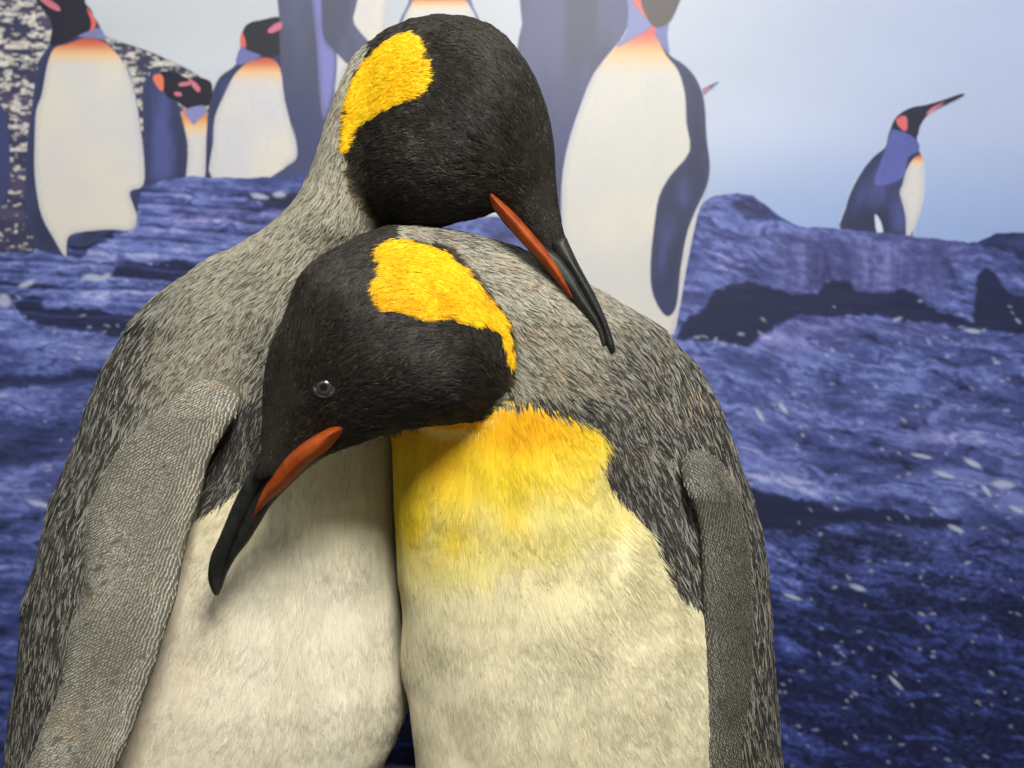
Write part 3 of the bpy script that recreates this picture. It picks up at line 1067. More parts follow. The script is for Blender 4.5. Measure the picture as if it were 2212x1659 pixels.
def piece(name, outline, colfn, lay, parent, mat=None, step=9, sm=True, **props):
    poly = catmull(outline, 3) if sm else np.array(outline, float)
    lo, hi = poly.min(0), poly.max(0)
    gx, gy = np.meshgrid(np.arange(lo[0] + step / 2, hi[0], step), np.arange(lo[1] + step / 2, hi[1], step), indexing='ij')
    gx, gy = gx.ravel(), gy.ravel()
    gx = gx + ((np.round((gy - lo[1]) / step) % 2) * step * .5)
    ok = polysdf(poly, gx, gy) > step * .45
    pts = [Vector(p) for p in poly.tolist()] + [Vector(p) for p in zip(gx[ok].tolist(), gy[ok].tolist())]
    ne = len(poly)
    vs, es, fs, *_ = delaunay_2d_cdt(pts, [(i, (i + 1) % ne) for i in range(ne)], [], 1, 1e-4)
    xy = np.array([(v.x, v.y) for v in vs])
    F = np.array(fs)
    a, b, c = xy[F[:, 0]], xy[F[:, 1]], xy[F[:, 2]]
    cr = (b[:, 0] - a[:, 0]) * (c[:, 1] - a[:, 1]) - (b[:, 1] - a[:, 1]) * (c[:, 0] - a[:, 0])
    F[cr > 0] = F[cr > 0][:, ::-1]
    F = F[:, ::-1]
    F = F[:, ::-1]
    sd = polysdf(poly, xy[:, 0], xy[:, 1])
    col = colfn(xy[:, 0], xy[:, 1], sd)
    col = np.broadcast_to(col, (len(xy), 3)) * EXPO
    return mesh_obj(name, mpos(xy[:, 0], xy[:, 1], lay), F, mat or MAT_PRINT, parent, col, **props)


def gradient(stops, axis=1):
    t = [s[0] for s in stops]
    c = np.array([lin(*s[1]) for s in stops])

    def f(px, py, sd):
        v = py if axis else px
        return np.stack([np.interp(v, t, c[:, k]) for k in range(3)], 1)
    return f


def flat(rgb, amt=.10, scale=1 / 60.):
    c = lin(*rgb)

    def f(px, py, sd):
        return c[None] * (1 + amt * fbm(np.stack([px, py, px * 0 + rgb[0]], 1), scale, 3, rgb[1]))[:, None]
    return f


def grow(outline, r):
    p = catmull(outline, 2)
    t = np.roll(p, -1, 0) - np.roll(p, 1, 0)
    nrm = np.stack([t[:, 1], -t[:, 0]], 1)
    nrm /= np.linalg.norm(nrm, axis=1, keepdims=True) + 1e-9
    area = (p[:, 0] * np.roll(p[:, 1], -1) - np.roll(p[:, 0], -1) * p[:, 1]).sum()
    return p + nrm * (r if area > 0 else -r)


def paint_panel(x0, x1, y0, y1, step, fn, name, mat, lay, parent, **props):
    nx, ny = int((x1 - x0) / step) + 1, int((y1 - y0) / step) + 1
    gx, gy = np.meshgrid(np.linspace(x0, x1, nx), np.linspace(y0, y1, ny), indexing='ij')
    px, py = gx.ravel(), gy.ravel()
    i = np.arange(nx * ny).reshape(nx, ny)
    F = np.stack([i[:-1, :-1].ravel(), i[:-1, 1:].ravel(), i[1:, 1:].ravel(), i[1:, :-1].ravel()], 1)
    return mesh_obj(name, mpos(px, py, lay), F, mat, parent, fn(px, py) * EXPO, **props)


def sky_col(px, py):
    q = np.stack([px, py * 3, px * 0], 1)
    n = fbm(q, 1 / 420., 4, 3)
    r = smooth(900, 2300, px + .5 * (py - 100))
    c = mixc(np.broadcast_to(lin(205, 211, 220), (len(px), 3)), lin(189, 204, 238)[None], r)
    low = smooth(230, 520, py) * smooth(1200, 1700, px)
    c = mixc(c, lin(150, 176, 229)[None], low * .8)
    return c * (1 + .10 * n)[:, None]


mural = paint_panel(-760, 2980, -620, 2300, 40, sky_col, 'printed_backdrop', MAT_PRINT, 0, None,
                    label='wall-sized printed photo of a penguin colony on blue rocks, behind the two penguins', category='mural')
# thickness of the panel
mb = bmesh.new()
hx0, hx1 = (-760 - 1106) * S * MURAL_Y, (2980 - 1106) * S * MURAL_Y
hz1, hz0 = ZC - (-620 - 829.5) * S * MURAL_Y, ZC - (2300 - 829.5) * S * MURAL_Y
bmesh.ops.create_cube(mb, size=1)
bmesh.ops.scale(mb, vec=(hx1 - hx0, .018, hz1 - hz0), verts=mb.verts)
bmesh.ops.translate(mb, vec=((hx0 + hx1) / 2, MURAL_Y + .0105, (hz0 + hz1) / 2), verts=mb.verts)
bm_me = bpy.data.meshes.new('backing_board')
mb.to_mesh(bm_me)
mb.free()
Mbk = NT('backing_board')
Mbk.b.inputs['Base Color'].default_value = (.5, .5, .5, 1)
bm_me.materials.append(Mbk.m)
link(bpy.data.objects.new('backing_board', bm_me), mural)


def hill_col(px, py, sd):
    q = np.stack([px * .62, py * 1.8, px * 0], 1)
    n = fbm(q, 1 / 11., 4, 13, .6)
    dens = smooth(150, -260, py - 0 + px * .25) * .30 + .02
    dens = dens - .22 * smooth(230, 420, py)
    w = smooth(-.02, .16, n + dens)
    c = mixc(np.broadcast_to(lin(66, 68, 96), (len(px), 3)), lin(234, 230, 220)[None], w * (.55 + .45 * smooth(-.5, .5, fbm(q, 1 / 5., 2, 14))))
    tone = fbm(q, 1 / 70., 2, 15)
    c = mixc(c, lin(112, 96, 128)[None], smooth(.1, .5, tone) * .4 * (1 - w))
    return c


HILL = [(-760, -200), (-200, -60), (20, -10), (75, 0), (160, 45), (228, 78), (290, 100), (330, 114), (380, 136), (425, 158), (460, 190), (480, 260), (480, 420), (300, 560), (-760, 560)]
piece('printed_hillside', HILL, hill_col, 1, mural, step=3.4, sm=False)


def band(px, py, pts, hw, soft):
    xs = [p[0] for p in pts]
    ys = [p[1] for p in pts]
    c = np.interp(px, xs, ys)
    w = np.interp(px, [xs[0] - 1, xs[0] + 40, xs[-1] - 60, xs[-1] + 1], [0, 1, 1, 0]) * hw
    return smooth(w + soft, w - soft * .3, np.abs(py - c)) * (w > .5)


SHADOWS = [  # dark undercuts and shaded faces of the printed rocks
    ([(1519, 664), (1536, 630), (1570, 613), (1628, 609), (1669, 623), (1710, 630), (1765, 633), (1775, 613), (1799, 606), (1833, 609), (1850, 630), (1884, 637), (1952, 623), (1990, 640), (2003, 664),
      (2105, 697), (2119, 712), (2071, 706), (2003, 697), (1969, 691), (1867, 680), (1799, 688), (1731, 680), (1676, 700), (1649, 730), (1611, 744), (1509, 739), (1458, 732), (1478, 698)], 1.0),
    ([(2099, 705), (2102, 644), (2109, 609), (2126, 575), (2150, 590), (2174, 637), (2212, 640), (2300, 640), (2600, 640), (2600, 740), (2300, 724), (2212, 722), (2150, 718)], 1.0),
    ([(2034, 555), (2051, 562), (2078, 630), (2058, 626)], .55), ([(1782, 545), (1790, 556), (1800, 606), (1772, 609)], .6),
    ([(1570, 439), (1604, 425), (1649, 442), (1676, 466), (1717, 483), (1662, 478), (1611, 473), (1587, 456)], .7),
    ([(2118, 522), (2150, 506), (2300, 500), (2300, 590), (2212, 570), (2180, 540)], .75),
    ([(1619, 1054), (1672, 1068), (1744, 1081), (1797, 1100), (1851, 1096), (1931, 1104), (1994, 1118), (2082, 1127), (2056, 1140), (1905, 1130), (1771, 1132), (1708, 1136), (1600, 1155)], 1.0),
    ([(505, 420), (550, 414), (594, 415), (680, 420), (680, 470), (594, 450), (556, 434)], .95),
    ([(243, 574), (309, 565), (440, 568), (500, 574), (440, 592), (381, 607), (309, 607), (252, 598)], .95),
    ([(25, 652), (67, 636), (102, 641), (97, 661), (161, 664), (242, 672), (320, 684), (300, 732), (268, 732), (161, 717), (81, 704), (50, 690)], .95),
    ([(148, 552), (161, 531), (223, 507), (246, 494), (249, 516), (190, 534), (172, 560)], .9),
    ([(-300, 806), (0, 804), (120, 812), (250, 790), (250, 806), (130, 830), (0, 842), (-300, 840)], .8),
    ([(-300, 905), (0, 903), (110, 925), (230, 940), (200, 985), (60, 1004), (0, 1010), (-300, 1010)], .62),
    ([(-300, 1120), (0, 1122), (60, 1130), (0, 1142), (-300, 1140)], .6)]
LIGHTS = [  # pale tongues and lit ledge tops
    ([(1628, 1168), (1700, 1172), (1768, 1184), (1716, 1224), (1640, 1206)], .42), ([(1630, 1238), (1700, 1248), (1750, 1272), (1742, 1318), (1650, 1304)], .40),
    ([(1640, 1372), (1700, 1384), (1756, 1410), (1696, 1432), (1640, 1424)], .36), ([(2070, 1210), (2300, 1230), (2300, 1270), (2130, 1250)], .25),
    ([(125, 640), (300, 625), (430, 628), (400, 652), (250, 655)], .38), ([(190, 545), (300, 530), (560, 548), (520, 566), (300, 560)], .22), ([(1500, 520), (1600, 545), (1640, 590), (1540, 606), (1480, 590)], .30),
    ([(1600, 1010), (1740, 1030), (1900, 1080), (2060, 1118), (1900, 1100), (1760, 1076), (1620, 1050)], .34), ([(1740, 690), (1900, 684), (2030, 708), (2000, 740), (1800, 730)], .12),
    ([(-200, 845), (0, 846), (110, 838), (120, 860), (0, 880), (-200, 880)], .22), ([(-200, 1015), (0, 1020), (150, 1030), (110, 1090), (-200, 1110)], .12)]
_sr = np.random.default_rng(77)
SPECKS = [(2165, 1046, 26, 9, .1), (165, 1146, 30, 7, .12), (86, 1088, 34, 6, .25), (1640, 896, 20, 5, 1.0), (1852, 1269, 20, 6, .35), (1712, 1289, 22, 4, .3), (1935, 1475, 22, 4, .8), (2064, 1142, 20, 6, .4), (1690, 880, 16, 6, .9),
          (60, 612, 22, 7, -.4), (10, 650, 16, 14, 1.), (205, 600, 26, 8, .1), (228, 598, 14, 6, -.5), (222, 638, 24, 4, -.35), (560, 424, 22, 6, .2), (604, 420, 14, 7, 0), (285, 468, 20, 5, -.5), (288, 492, 18, 5, -.9), (2100, 715, 18, 5, .1),
          (1938, 690, 12, 4, -.4), (2005, 738, 10, 3, 1.0), (1560, 742, 10, 4, .4), (1600, 722, 9, 4, 0), (1545, 735, 4, 11, .2), (2040, 1025, 26, 6, .3), (2195, 1100, 20, 6, .4), (2100, 1000, 22, 6, .5), (2130, 1060, 16, 5, .9), (1990, 985, 24, 4, .2)]
for _ in range(330):
    if _sr.random() < .72:
        SPECKS.append((_sr.uniform(1480, 2260), 640 + 1060 * _sr.random() ** .9, _sr.uniform(2.5, 9), _sr.uniform(1.8, 3.6), _sr.uniform(-.3, .9)))
    else:
        SPECKS.append((_sr.uniform(-60, 640), _sr.uniform(430, 1180), _sr.uniform(3, 11), _sr.uniform(1.5, 3.2), _sr.uniform(-.4, .4)))


def rock_col(px, py, sd=None):
    n0 = len(px)
    z0 = px * 0
    P3 = lambda sx, sy, yy=None: np.stack([px * sx, (py if yy is None else yy) * sy, z0], 1)
    tilt = py - smooth(900, 1900, px) * (px - 900) * .17
    warp = 26 * fbm(P3(.5, 1, tilt), 1 / 90., 4, 5, .55)
    warp2 = 7 * fbm(P3(.8, 1, tilt), 1 / 22., 3, 6)
    t2 = tilt + warp + warp2
    big = fbm(P3(.30, 1, t2), 1 / 62., 3, 23)
    fine = fbm(P3(.14, 1, t2), 1 / 11., 4, 27, .62)
    grit = fbm(P3(.6, 1, tilt), 1 / 7., 3, 33, .6)
    c1 = np.abs(fbm(P3(.20, 1, t2), 1 / 36., 3, 41))
    c2 = np.abs(fbm(P3(.26, 1, t2 + 40), 1 / 17., 2, 47))
    crack = smooth(.085, .0, c1) * smooth(-.25, .25, big + .1) + .6 * smooth(.075, .0, c2) * smooth(-.1, .35, fine)
    lip = smooth(.20, .09, c1) * smooth(.05, .10, c1) * .22
    left = smooth(1000, 500, px)
    v = .66 + .46 * big + .56 * fine + .26 * grit - .30 * crack + lip * .7
    v = v - (.44 * smooth(1040, 1200, py) + .10 * smooth(1200, 1650, py)) * (1 - .62 * left)
    jag = 9 * fbm(P3(1, 1), 1 / 30., 5, 51, .68)
    for poly, amt in LIGHTS:
        s_ = polysdf(catmull(poly, 2), px, py) + 2.2 * jag
        v = v + amt * smooth(-9, 14, s_) * (.75 + .5 * fine)
    # front face of the right ledge: upright stains, violet
    face = smooth(512, 536, py) * smooth(645, 615, py) * smooth(1640, 1720, px) * smooth(2080, 2020, px)
    fs = fbm(P3(1, .22), 1 / 24., 4, 37, .6)
    v = v * (1 - face * .75) + face * .75 * (.62 + .55 * fs + .2 * grit)
    sh = np.zeros(n0, dtype=np.float32)
    for poly, amt in SHADOWS:
        s_ = polysdf(np.array(poly, float), px, py) + jag * 1.5
        sh = np.maximum(sh, amt * smooth(-4, 5, s_))
    v = v * (1 - sh) + sh * (.06 + .05 * fine)
    slab = smooth(640, 520, px) * smooth(385, 410, py) * smooth(760, 640, py)
    lay = (py - .06 * px + 10 * fbm(P3(.35, 1), 1 / 50., 3, 83)) / 27.0
    fr = lay - np.floor(lay)
    cut = smooth(.30, .02, np.abs(fr - .5) * 2 * .5 + .10 * (1 - smooth(-.35, .15, vnoise(np.stack([px / 120., np.floor(lay) * 3.7, z0], 1), 1, 85))))
    v = v + slab * (-.42 * cut * (vnoise(np.stack([px / 90., np.floor(lay) * 2.3, z0], 1), 1, 87) > -.35) + .22 * smooth(.62, .78, fr) * smooth(1.0, .85, fr))
    v = np.clip(v, 0, 1.3)
    dark, mid, light, pale = lin(42, 48, 78), lin(78, 89, 150), lin(122, 136, 206), lin(190, 196, 236)
    c = mixc(np.broadcast_to(dark, (n0, 3)), mid[None], smooth(.0, .55, v))
    c = mixc(c, light[None], smooth(.5, 1.0, v))
    c = mixc(c, pale[None], smooth(1.0, 1.35, v) * .7)
    viol = smooth(.0, .5, fbm(P3(.4, 1), 1 / 80., 3, 61)) * smooth(1150, 900, py)
    c = mixc(c, c * np.array([1.12, .96, .93]), np.clip(viol * .8 + face * .8, 0, 1) * (1 - .7 * sh))
    navy = smooth(1020, 1450, py) * (1 - .4 * left)
    c = mixc(c, c * np.array([.60, .66, .86]), navy)
    grav = smooth(1110, 1180, py) * smooth(1250, 1600, px)
    g2 = vnoise(P3(1, 1.25), 1 / 7.5, 75) + .6 * vnoise(P3(1, 1.2), 1 / 4.6, 79)
    c = c * (1 + (.42 * g2 + .12) * grav)[:, None]
    w = np.zeros(n0, dtype=np.float32)
    for (sx, sy, ra, rb, an) in SPECKS:
        near = np.flatnonzero((np.abs(px - sx) < ra + 4) & (np.abs(py - sy) < ra + 4))
        if len(near) == 0:
            continue
        dx, dy = px[near] - sx, py[near] - sy
        ca, sa = math.cos(an), math.sin(an)
        e = np.sqrt(((dx * ca + dy * sa) / ra) ** 2 + ((-dx * sa + dy * ca) / rb) ** 2) + .25 * fine[near]
        w[near] = np.maximum(w[near], smooth(1.25, .55, e) * (.85 if ra > 12 else .55))
    return mixc(c, lin(190, 200, 226)[None], w)


ROCK = [(-760, 545), (0, 546), (60, 548), (90, 540), (130, 490), (170, 440), (215, 412), (300, 405), (330, 400), (372, 384), (420, 382), (470, 385), (520, 384), (600, 384), (660, 374),
        (700, 384), (850, 420), (980, 468), (1050, 470), (1100, 470), (1200, 480), (1350, 500), (1480, 470), (1512, 444), (1528, 430), (1550, 422), (1590, 417), (1625, 424), (1650, 440), (1672, 458), (1700, 478),
        (1730, 490), (1790, 494), (1830, 497), (1900, 503), (1962, 509), (2040, 519), (2110, 525), (2128, 514), (2150, 505), (2185, 501), (2230, 503), (2400, 530), (2980, 540), (2980, 2300), (-760, 2300)]


def rock_mesh():
    """the printed rocks: a fine sheet in view, cut to the skyline"""
    vis0, vis1 = -60, 2272
    rp = np.array(ROCK, float)
    xs = np.arange(vis0, vis1 + 1, 3.4)
    topx, topy = rp[:-2, 0], rp[:-2, 1]
    o = np.argsort(topx, kind='stable')
    top = np.interp(xs, topx[o], topy[o])
    top = top + 3.5 * fbm(np.stack([xs, xs * 0, xs * 0], 1), 1 / 22., 3, 91)
    rows = 380
    t = np.linspace(0, 1, rows)
    px = np.repeat(xs[:, None], rows, 1)
    py = top[:, None] + (1730 - top[:, None]) * t[None]
    i = np.arange(px.size).reshape(px.shape)
    F = np.stack([i[:-1, :-1].ravel(), i[:-1, 1:].ravel(), i[1:, 1:].ravel(), i[1:, :-1].ravel()], 1)
    px, py = px.ravel(), py.ravel()
    V = mpos(px, py, 4)
    return V, F, rock_col(px, py)


V, F, c = rock_mesh()
mesh_obj('printed_rocks', V, F, MAT_ROCKP, mural, c * EXPO)
for (x0, x1, y0, y1) in ((-760, -60, 545, 2300), (2272, 2980, 525, 2300), (-60, 2272, 1730, 2300)):
    paint_panel(x0, x1, y0, y1, 16, rock_col, 'printed_rocks', MAT_ROCKP, 4, mural)

INK, BLUE, PALEB = (72, 77, 116), (92, 98, 160), (128, 136, 190)
HALO = (218, 226, 240)


def dark_back(px, py, sd):
    q = np.stack([px, py * .4, px * 0], 1)
    n = fbm(q, 1 / 50., 3, 7)
    c = mixc(np.broadcast_to(lin(58, 64, 94), (len(px), 3)), lin(86, 94, 152)[None], smooth(-.2, .6, n) * smooth(0, 30, sd) + .25 * smooth(12, 0, sd))
    return c


def hazy_back(px, py, sd):
    q = np.stack([px, py * .3, px * 0], 1)
    n = fbm(q, 1 / 60., 3, 9)
    c = mixc(np.broadcast_to(lin(90, 94, 116), (len(px), 3)), lin(102, 107, 142)[None], smooth(-.1, .5, n))
    return mixc(c, lin(72, 78, 122)[None], smooth(40, 330, py) * .75)


def belly(top, orange=60, c0=(232, 227, 213), c1=(217, 217, 223), hot=(214, 96, 78)):
    def f(px, py, sd):
        q = np.stack([px, py, px * 0], 1)
        n = fbm(q, 1 / 120., 3, 17)
        c = mixc(np.broadcast_to(lin(*c1), (len(px), 3)), lin(*c0)[None], np.clip(smooth(-.5, .6, n) * .8 + .3 * smooth(30, 5, sd), 0, 1))
        t = (py - top) / max(orange, 1)
        if orange:
            c = mixc(c, lin(246, 206, 150)[None], smooth(1.5, .5, t))
            c = mixc(c, lin(*hot)[None], smooth(.85, .10, t))
        c = mixc(c, lin(176, 180, 208)[None], .45 * smooth(16, 0, sd) * (1 if not orange else smooth(.8, 1.6, t)))
        return c
    return f


def pp(body, colfn, lay, halo=3, label=None):
    """one penguin of the print: its silhouette, with a light sharpening rim round it"""
    o = piece('printed_penguin', body, colfn, lay + .5, mural)
    if label:
        o['label'] = label
    if halo:
        piece('printed_rim', grow(body, halo), flat(HALO, .02), lay, o, sm=False, step=14)
    return o


# far left bird
P1 = pp([(79, -30), (79, 0), (95, 20), (109, 38), (113, 58), (109, 96), (88, 128), (77, 178), (70, 232), (62, 290), (57, 376), (57, 455), (73, 513), (84, 540), (147, 552), (150, 530), (185, 533), (240, 500), (290, 480), (300, 440),
         (308, 400), (313, 342), (304, 267), (294, 205), (273, 144), (246, 106), (226, 85), (219, 62), (205, 38), (185, 14), (171, -30)], dark_back, 5, 0, 'printed penguin at the left with its whole white belly showing')
piece('printed_belly', [(118, 106), (103, 144), (92, 205), (80, 239), (77, 290), (76, 359), (80, 410), (92, 468), (116, 513), (143, 556), (146, 520), (164, 504), (239, 496), (280, 498), (297, 472), (288, 441), (282, 414), (311, 400),
                        (312, 342), (303, 267), (293, 205), (272, 144), (245, 108), (222, 90), (185, 84), (144, 97)], belly(84, 46), 6.2, P1)
piece('printed_head', [(79, -30), (79, 0), (95, 20), (109, 38), (114, 62), (110, 98), (140, 92), (165, 80), (192, 66), (204, 45), (198, 22), (186, 8), (171, -30)], flat((46, 44, 58)), 6.6, P1)
piece('printed_ear_patch', [(189, 18), (205, 38), (209, 50), (206, 62), (196, 70), (199, 50)], flat((226, 112, 112)), 7.4, P1)
piece('printed_bill_stripe', [(84, -4), (106, 0), (120, 8), (131, 18), (130, 26), (113, 20), (96, 8)], flat((206, 120, 140)), 7.4, P1)
piece('printed_neck', [(170, 80), (195, 68), (218, 62), (228, 86), (205, 84)], flat((128, 136, 184)), 7.0, P1)
# left edge bird
P2 = pp([(-90, 210), (-60, 165), (-25, 170), (0, 222), (10, 238), (18, 270), (22, 330), (21, 400), (8, 440), (-5, 470), (-30, 545), (-100, 548), (-128, 440), (-122, 300)], flat((70, 76, 122)), 2, 0, 'printed penguin cut off by the left edge')
# group of three behind
P3 = pp([(309, 190), (325, 160), (350, 154), (372, 160), (382, 210), (392, 250), (403, 290), (406, 340), (404, 395), (320, 400), (313, 340), (309, 260)], dark_back, 2, 0, 'printed penguin turned away with blue back')
piece('printed_head', [(345, 160), (376, 155), (403, 168), (434, 168), (458, 181), (456, 219), (441, 232), (410, 237), (383, 219), (359, 206)], flat((44, 42, 56)), 3.4, P3)
piece('printed_ear_patch', [(331, 166), (345, 160), (354, 171), (352, 198), (338, 185)], flat((232, 130, 104)), 3.8, P3)
for b in ([(388, 180), (410, 177), (412, 184), (390, 187)], [(407, 169), (422, 178), (433, 191), (429, 200), (415, 186)], [(378, 199), (392, 201), (392, 208), (379, 207)]):
    piece('printed_bill_stripe', b, flat((214, 126, 146)), 3.8, P3, step=5)
P4 = pp([(393, 250), (400, 236), (441, 228), (448, 250), (446, 300), (440, 400), (404, 400), (407, 325), (400, 280)], belly(245, 40, hot=(230, 150, 90)), 2.6, 0, 'narrow white printed penguin squeezed between two others')
piece('printed_neck', [(400, 238), (441, 228), (445, 247), (432, 256), (419, 270), (408, 256)], flat((140, 146, 194)), 3.7, P4, step=5)
P5 = pp([(605, 40), (564, 44), (540, 50), (526, 65), (520, 85), (519, 120), (506, 144), (475, 167), (458, 205), (448, 256), (441, 308), (438, 395), (591, 395), (615, 362), (637, 342), (636, 301), (622, 222), (612, 147), (612, 80)], dark_back, 2, 0, 'white-bellied printed penguin left of the tall dark one')
piece('printed_belly', [(533, 137), (506, 164), (485, 205), (465, 253), (461, 308), (461, 390), (591, 390), (615, 362), (637, 342), (636, 301), (617, 222), (605, 147), (581, 126), (554, 130)], belly(124, 44), 3.2, P5)
piece('printed_head', [(526, 66), (540, 50), (564, 44), (612, 40), (612, 103), (591, 124), (561, 121), (533, 108)], flat((52, 50, 62)), 3.4, P5)
piece('printed_ear_patch', [(523, 70), (530, 85), (531, 103), (521, 100), (519, 84)], flat((226, 112, 108)), 3.8, P5, step=5)
piece('printed_neck', [(520, 103), (534, 109), (564, 121), (540, 134), (510, 140)], flat((118, 126, 182)), 3.6, P5)
piece('printed_bill_stripe', [(578, 67), (595, 52), (608, 49), (608, 62), (588, 72)], flat((214, 124, 150)), 3.8, P5, step=5)
# tall dark bird behind the left head, and the pale one beside it
P6b = pp([(757, -30), (840, -30), (833, 20), (832, 60), (810, 110), (790, 130), (745, 150), (728, 190), (718, 196), (715, 140), (740, 90)], belly(-200, 0), 2, 0, 'pale printed penguin behind the tall dark one')
P6 = pp([(613, -40), (605, 46), (606, 121), (615, 215), (631, 268), (641, 309), (640, 344), (612, 366), (590, 392), (760, 400), (722, 300), (724, 200), (719, 150), (727, 115), (760, 140), (800, 102), (776, 67), (763, 40), (768, -40)], hazy_back, 3.2, 0, 'tall dark printed penguin seen from behind')
piece('printed_flipper', [(700, -40), (696, 27), (700, 80), (727, 113), (760, 140), (800, 102), (776, 67), (763, 40), (768, -40)], hazy_back, 5.2, P6)


def stripe_col(px, py, sd):
    return mixc(np.broadcast_to(lin(112, 114, 158), (len(px), 3)), lin(138, 138, 204)[None], smooth(0, 12, sd))


piece('printed_wing_edge', [(672, -40), (700, -40), (699, 40), (706, 90), (728, 120), (722, 200), (700, 260), (690, 200), (684, 100)], stripe_col, 4.6, P6, step=6)
# bird behind the crown of the left head
P7 = pp([(870, 480), (842, 400), (836, 250), (848, 130), (860, 54), (882, 8), (896, -30), (1000, -30), (1022, 14), (1040, 54), (1056, 130), (1068, 250), (1062, 400), (1036, 480)], flat((116, 124, 168)), 2, 0, 'printed penguin half hidden behind the taller real head')
piece('printed_belly', [(884, 478), (858, 400), (852, 250), (858, 130), (868, 54), (888, 11), (905, -6), (990, -6), (1016, 16), (1033, 54), (1044, 130), (1054, 250), (1048, 400), (1022, 478)], belly(-8, 22), 3.2, P7)
# dark bird beside the big white one
P8 = pp([(1143, -40), (1128, 50), (1118, 100), (1112, 200), (1110, 480), (1216, 480), (1224, 360), (1245, 280), (1270, 205), (1300, 150), (1335, 100), (1356, 60), (1372, -40)], hazy_back, 2, 0, 'dark printed penguin left of the big white one')
# big white bird
P9 = pp([(1360, -40), (1366, 20), (1350, 75), (1326, 107), (1285, 159), (1259, 220), (1233, 297), (1218, 368), (1214, 435), (1216, 500), (1225, 560), (1260, 640), (1340, 700), (1438, 724), (1459, 701), (1479, 588), (1505, 462), (1526, 404),
         (1533, 358), (1526, 297), (1521, 220), (1505, 174), (1478, 143), (1447, 118), (1440, 75), (1448, 35), (1464, 10), (1470, -40)], belly(62, 74, (230, 226, 212), (218, 217, 215), (224, 116, 112)), 5.2, 1.6, 'big white printed penguin right of the taller head')
piece('printed_flipper', [(1420, 80), (1438, 120), (1464, 153), (1479, 205), (1482, 266), (1489, 327), (1448, 379), (1423, 425), (1413, 486), (1405, 563), (1407, 624), (1423, 665), (1443, 684), (1461, 660), (1469, 588), (1482, 512), (1500, 460),
                          (1526, 404), (1533, 358), (1526, 297), (1521, 220), (1505, 174), (1480, 143), (1447, 120), (1432, 96)], dark_back, 6.4, P9)
piece('printed_neck', [(1350, -40), (1363, 0), (1387, 31), (1407, 56), (1367, 84), (1331, 103), (1352, 70), (1356, 20)], flat((142, 150, 200)), 6.8, P9)
piece('printed_neck', [(1413, 66), (1432, 56), (1448, 31), (1441, 75), (1446, 118), (1430, 100)], flat((128, 136, 190)), 6.8, P9)
piece('printed_head', [(1372, -40), (1379, 5), (1397, 41), (1416, 60), (1443, 51), (1464, 12), (1474, -40)], flat((96, 90, 92)), 7.2, P9)
piece('printed_ear_patch', [(1360, -40), (1366, 2), (1386, 31), (1399, 44), (1386, 16), (1376, -40)], flat((226, 128, 124)), 7.6, P9, step=6)
P10 = pp([(1500, 210), (1515, 194), (1535, 183), (1553, 176), (1546, 184), (1520, 207), (1505, 230)], flat((104, 104, 138)), 2, 1.5, 'printed bill poking out behind the big white penguin')
piece('printed_bill_stripe', [(1512, 200), (1528, 190), (1534, 190), (1520, 202)], flat((206, 130, 150)), 3.2, P10, step=5)
# lone bird on the ledge at the right
P11 = pp([(1817, 500), (1826, 450), (1838, 413), (1862, 369), (1887, 338), (1911, 318), (1918, 291), (1931, 259), (1948, 242), (1972, 231), (1997, 227), (2033, 217), (2074, 203), (2083, 206), (2058, 220), (2021, 238), (2001, 252), (1987, 274),
          (1981, 294), (1984, 321), (1993, 347), (1996, 404), (1990, 447), (1977, 484), (1962, 515), (1900, 512)], dark_back, 2, 1.6, 'lone printed penguin on the ledge at the right, bill raised')
piece('printed_belly', [(1988, 335), (1972, 344), (1957, 369), (1949, 399), (1943, 416), (1950, 443), (1956, 472), (1957, 515), (1963, 515), (1978, 484), (1991, 447), (1996, 404), (1993, 350)], belly(333, 22), 3.2, P11, step=6)
piece('printed_head', [(1931, 259), (1948, 243), (1972, 232), (1997, 228), (2033, 218), (2074, 204), (2082, 206), (2058, 219), (2021, 237), (2001, 251), (1987, 273), (1980, 296), (1958, 287), (1928, 278)], flat((52, 52, 72)), 3.0, P11, step=6)
piece('printed_neck', [(1927, 280), (1955, 287), (1982, 306), (1984, 327), (1961, 341), (1950, 384), (1899, 402), (1889, 389), (1909, 330)], flat((98, 106, 178), .2), 2.8, P11, step=6)
piece('printed_ear_patch', [(1935, 259), (1945, 252), (1954, 251), (1959, 258), (1959, 277), (1953, 284), (1940, 272)], flat((224, 112, 124)), 3.6, P11, step=5)
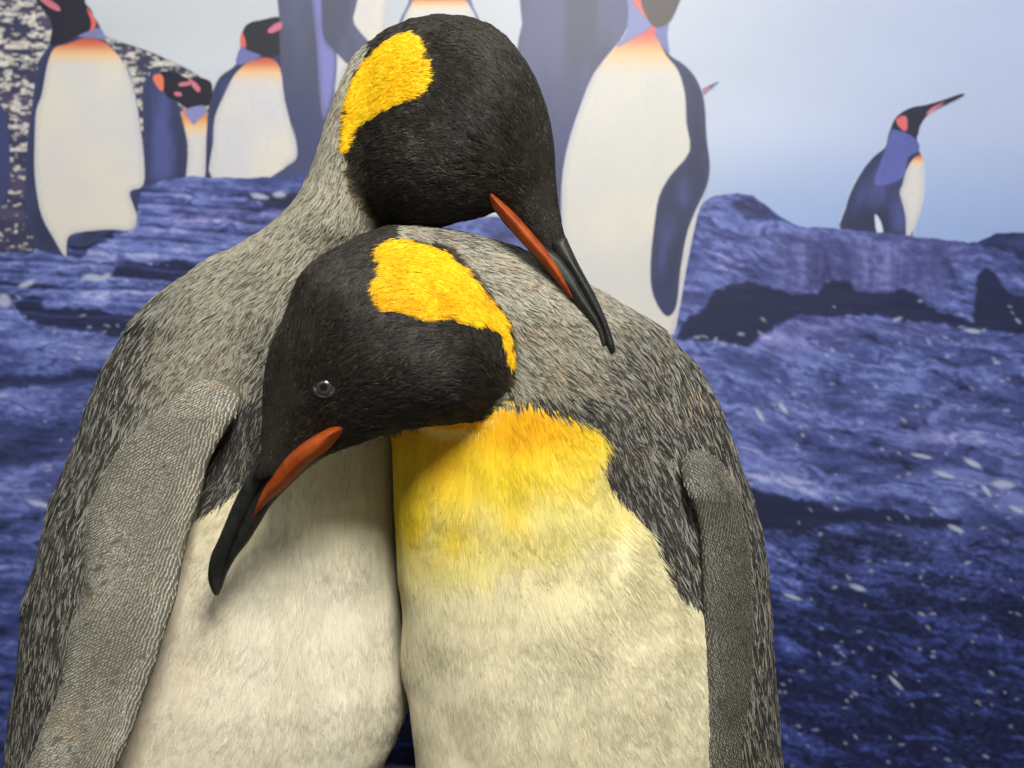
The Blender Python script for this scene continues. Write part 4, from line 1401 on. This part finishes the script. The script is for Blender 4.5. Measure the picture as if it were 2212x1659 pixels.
piece('printed_bill_stripe', [(2001, 244), (2016, 231), (2040, 222), (2021, 236), (2005, 247)], flat((206, 130, 162)), 3.6, P11, step=5)
piece('printed_flipper_gap', [(1889, 464), (1901, 477), (1907, 506), (1894, 504)], flat((214, 222, 244)), 3.6, P11, step=5)

# ------------------------------------------------------------------ ground below the birds


def ground():
    nx, ny = 150, 110
    xs, ys = np.linspace(-1.4, 1.4, nx), np.linspace(-.3, MURAL_Y - .004, ny)
    gx, gy = np.meshgrid(xs, ys, indexing='ij')
    p = np.stack([gx.ravel(), gy.ravel(), gx.ravel() * 0], 1)
    z = smooth(.95, 1.4, p[:, 1]) * (.062 + .052 * np.exp(-((p[:, 0] + .15) / .10) ** 2)) + .014 * fbm(p, 9, 4, 81) - .012
    p[:, 2] = z
    i = np.arange(nx * ny).reshape(nx, ny)
    F = np.stack([i[:-1, :-1].ravel(), i[1:, :-1].ravel(), i[1:, 1:].ravel(), i[:-1, 1:].ravel()], 1)
    M = NT('stony_ground')
    tc = M.n('ShaderNodeTexCoord')
    vo = M.n('ShaderNodeTexVoronoi')
    vo.inputs['Scale'].default_value = 70
    M.l(tc.outputs['Object'], vo.inputs['Vector'])
    cr = M.n('ShaderNodeValToRGB')
    cr.color_ramp.elements[0].color = (.06, .055, .05, 1)
    cr.color_ramp.elements[1].color = (.30, .26, .22, 1)
    sp = M.n('ShaderNodeSeparateColor')
    M.l(vo.outputs['Color'], sp.inputs[0])
    M.l(sp.outputs[0], cr.inputs[0])
    M.l(cr.outputs[0], M.b.inputs['Base Color'])
    M.b.inputs['Roughness'].default_value = .9
    bu = M.n('ShaderNodeBump')
    bu.inputs['Strength'].default_value = .8
    bu.inputs['Distance'].default_value = .006
    M.l(vo.outputs['Distance'], bu.inputs['Height'])
    M.l(bu.outputs['Normal'], M.b.inputs['Normal'])
    return mesh_obj('ground', p, F, M.m, None, kind='structure')


ground()
SC.cycles.use_denoising = True
SC.cycles.max_bounces = 5
SC.cycles.diffuse_bounces = 3
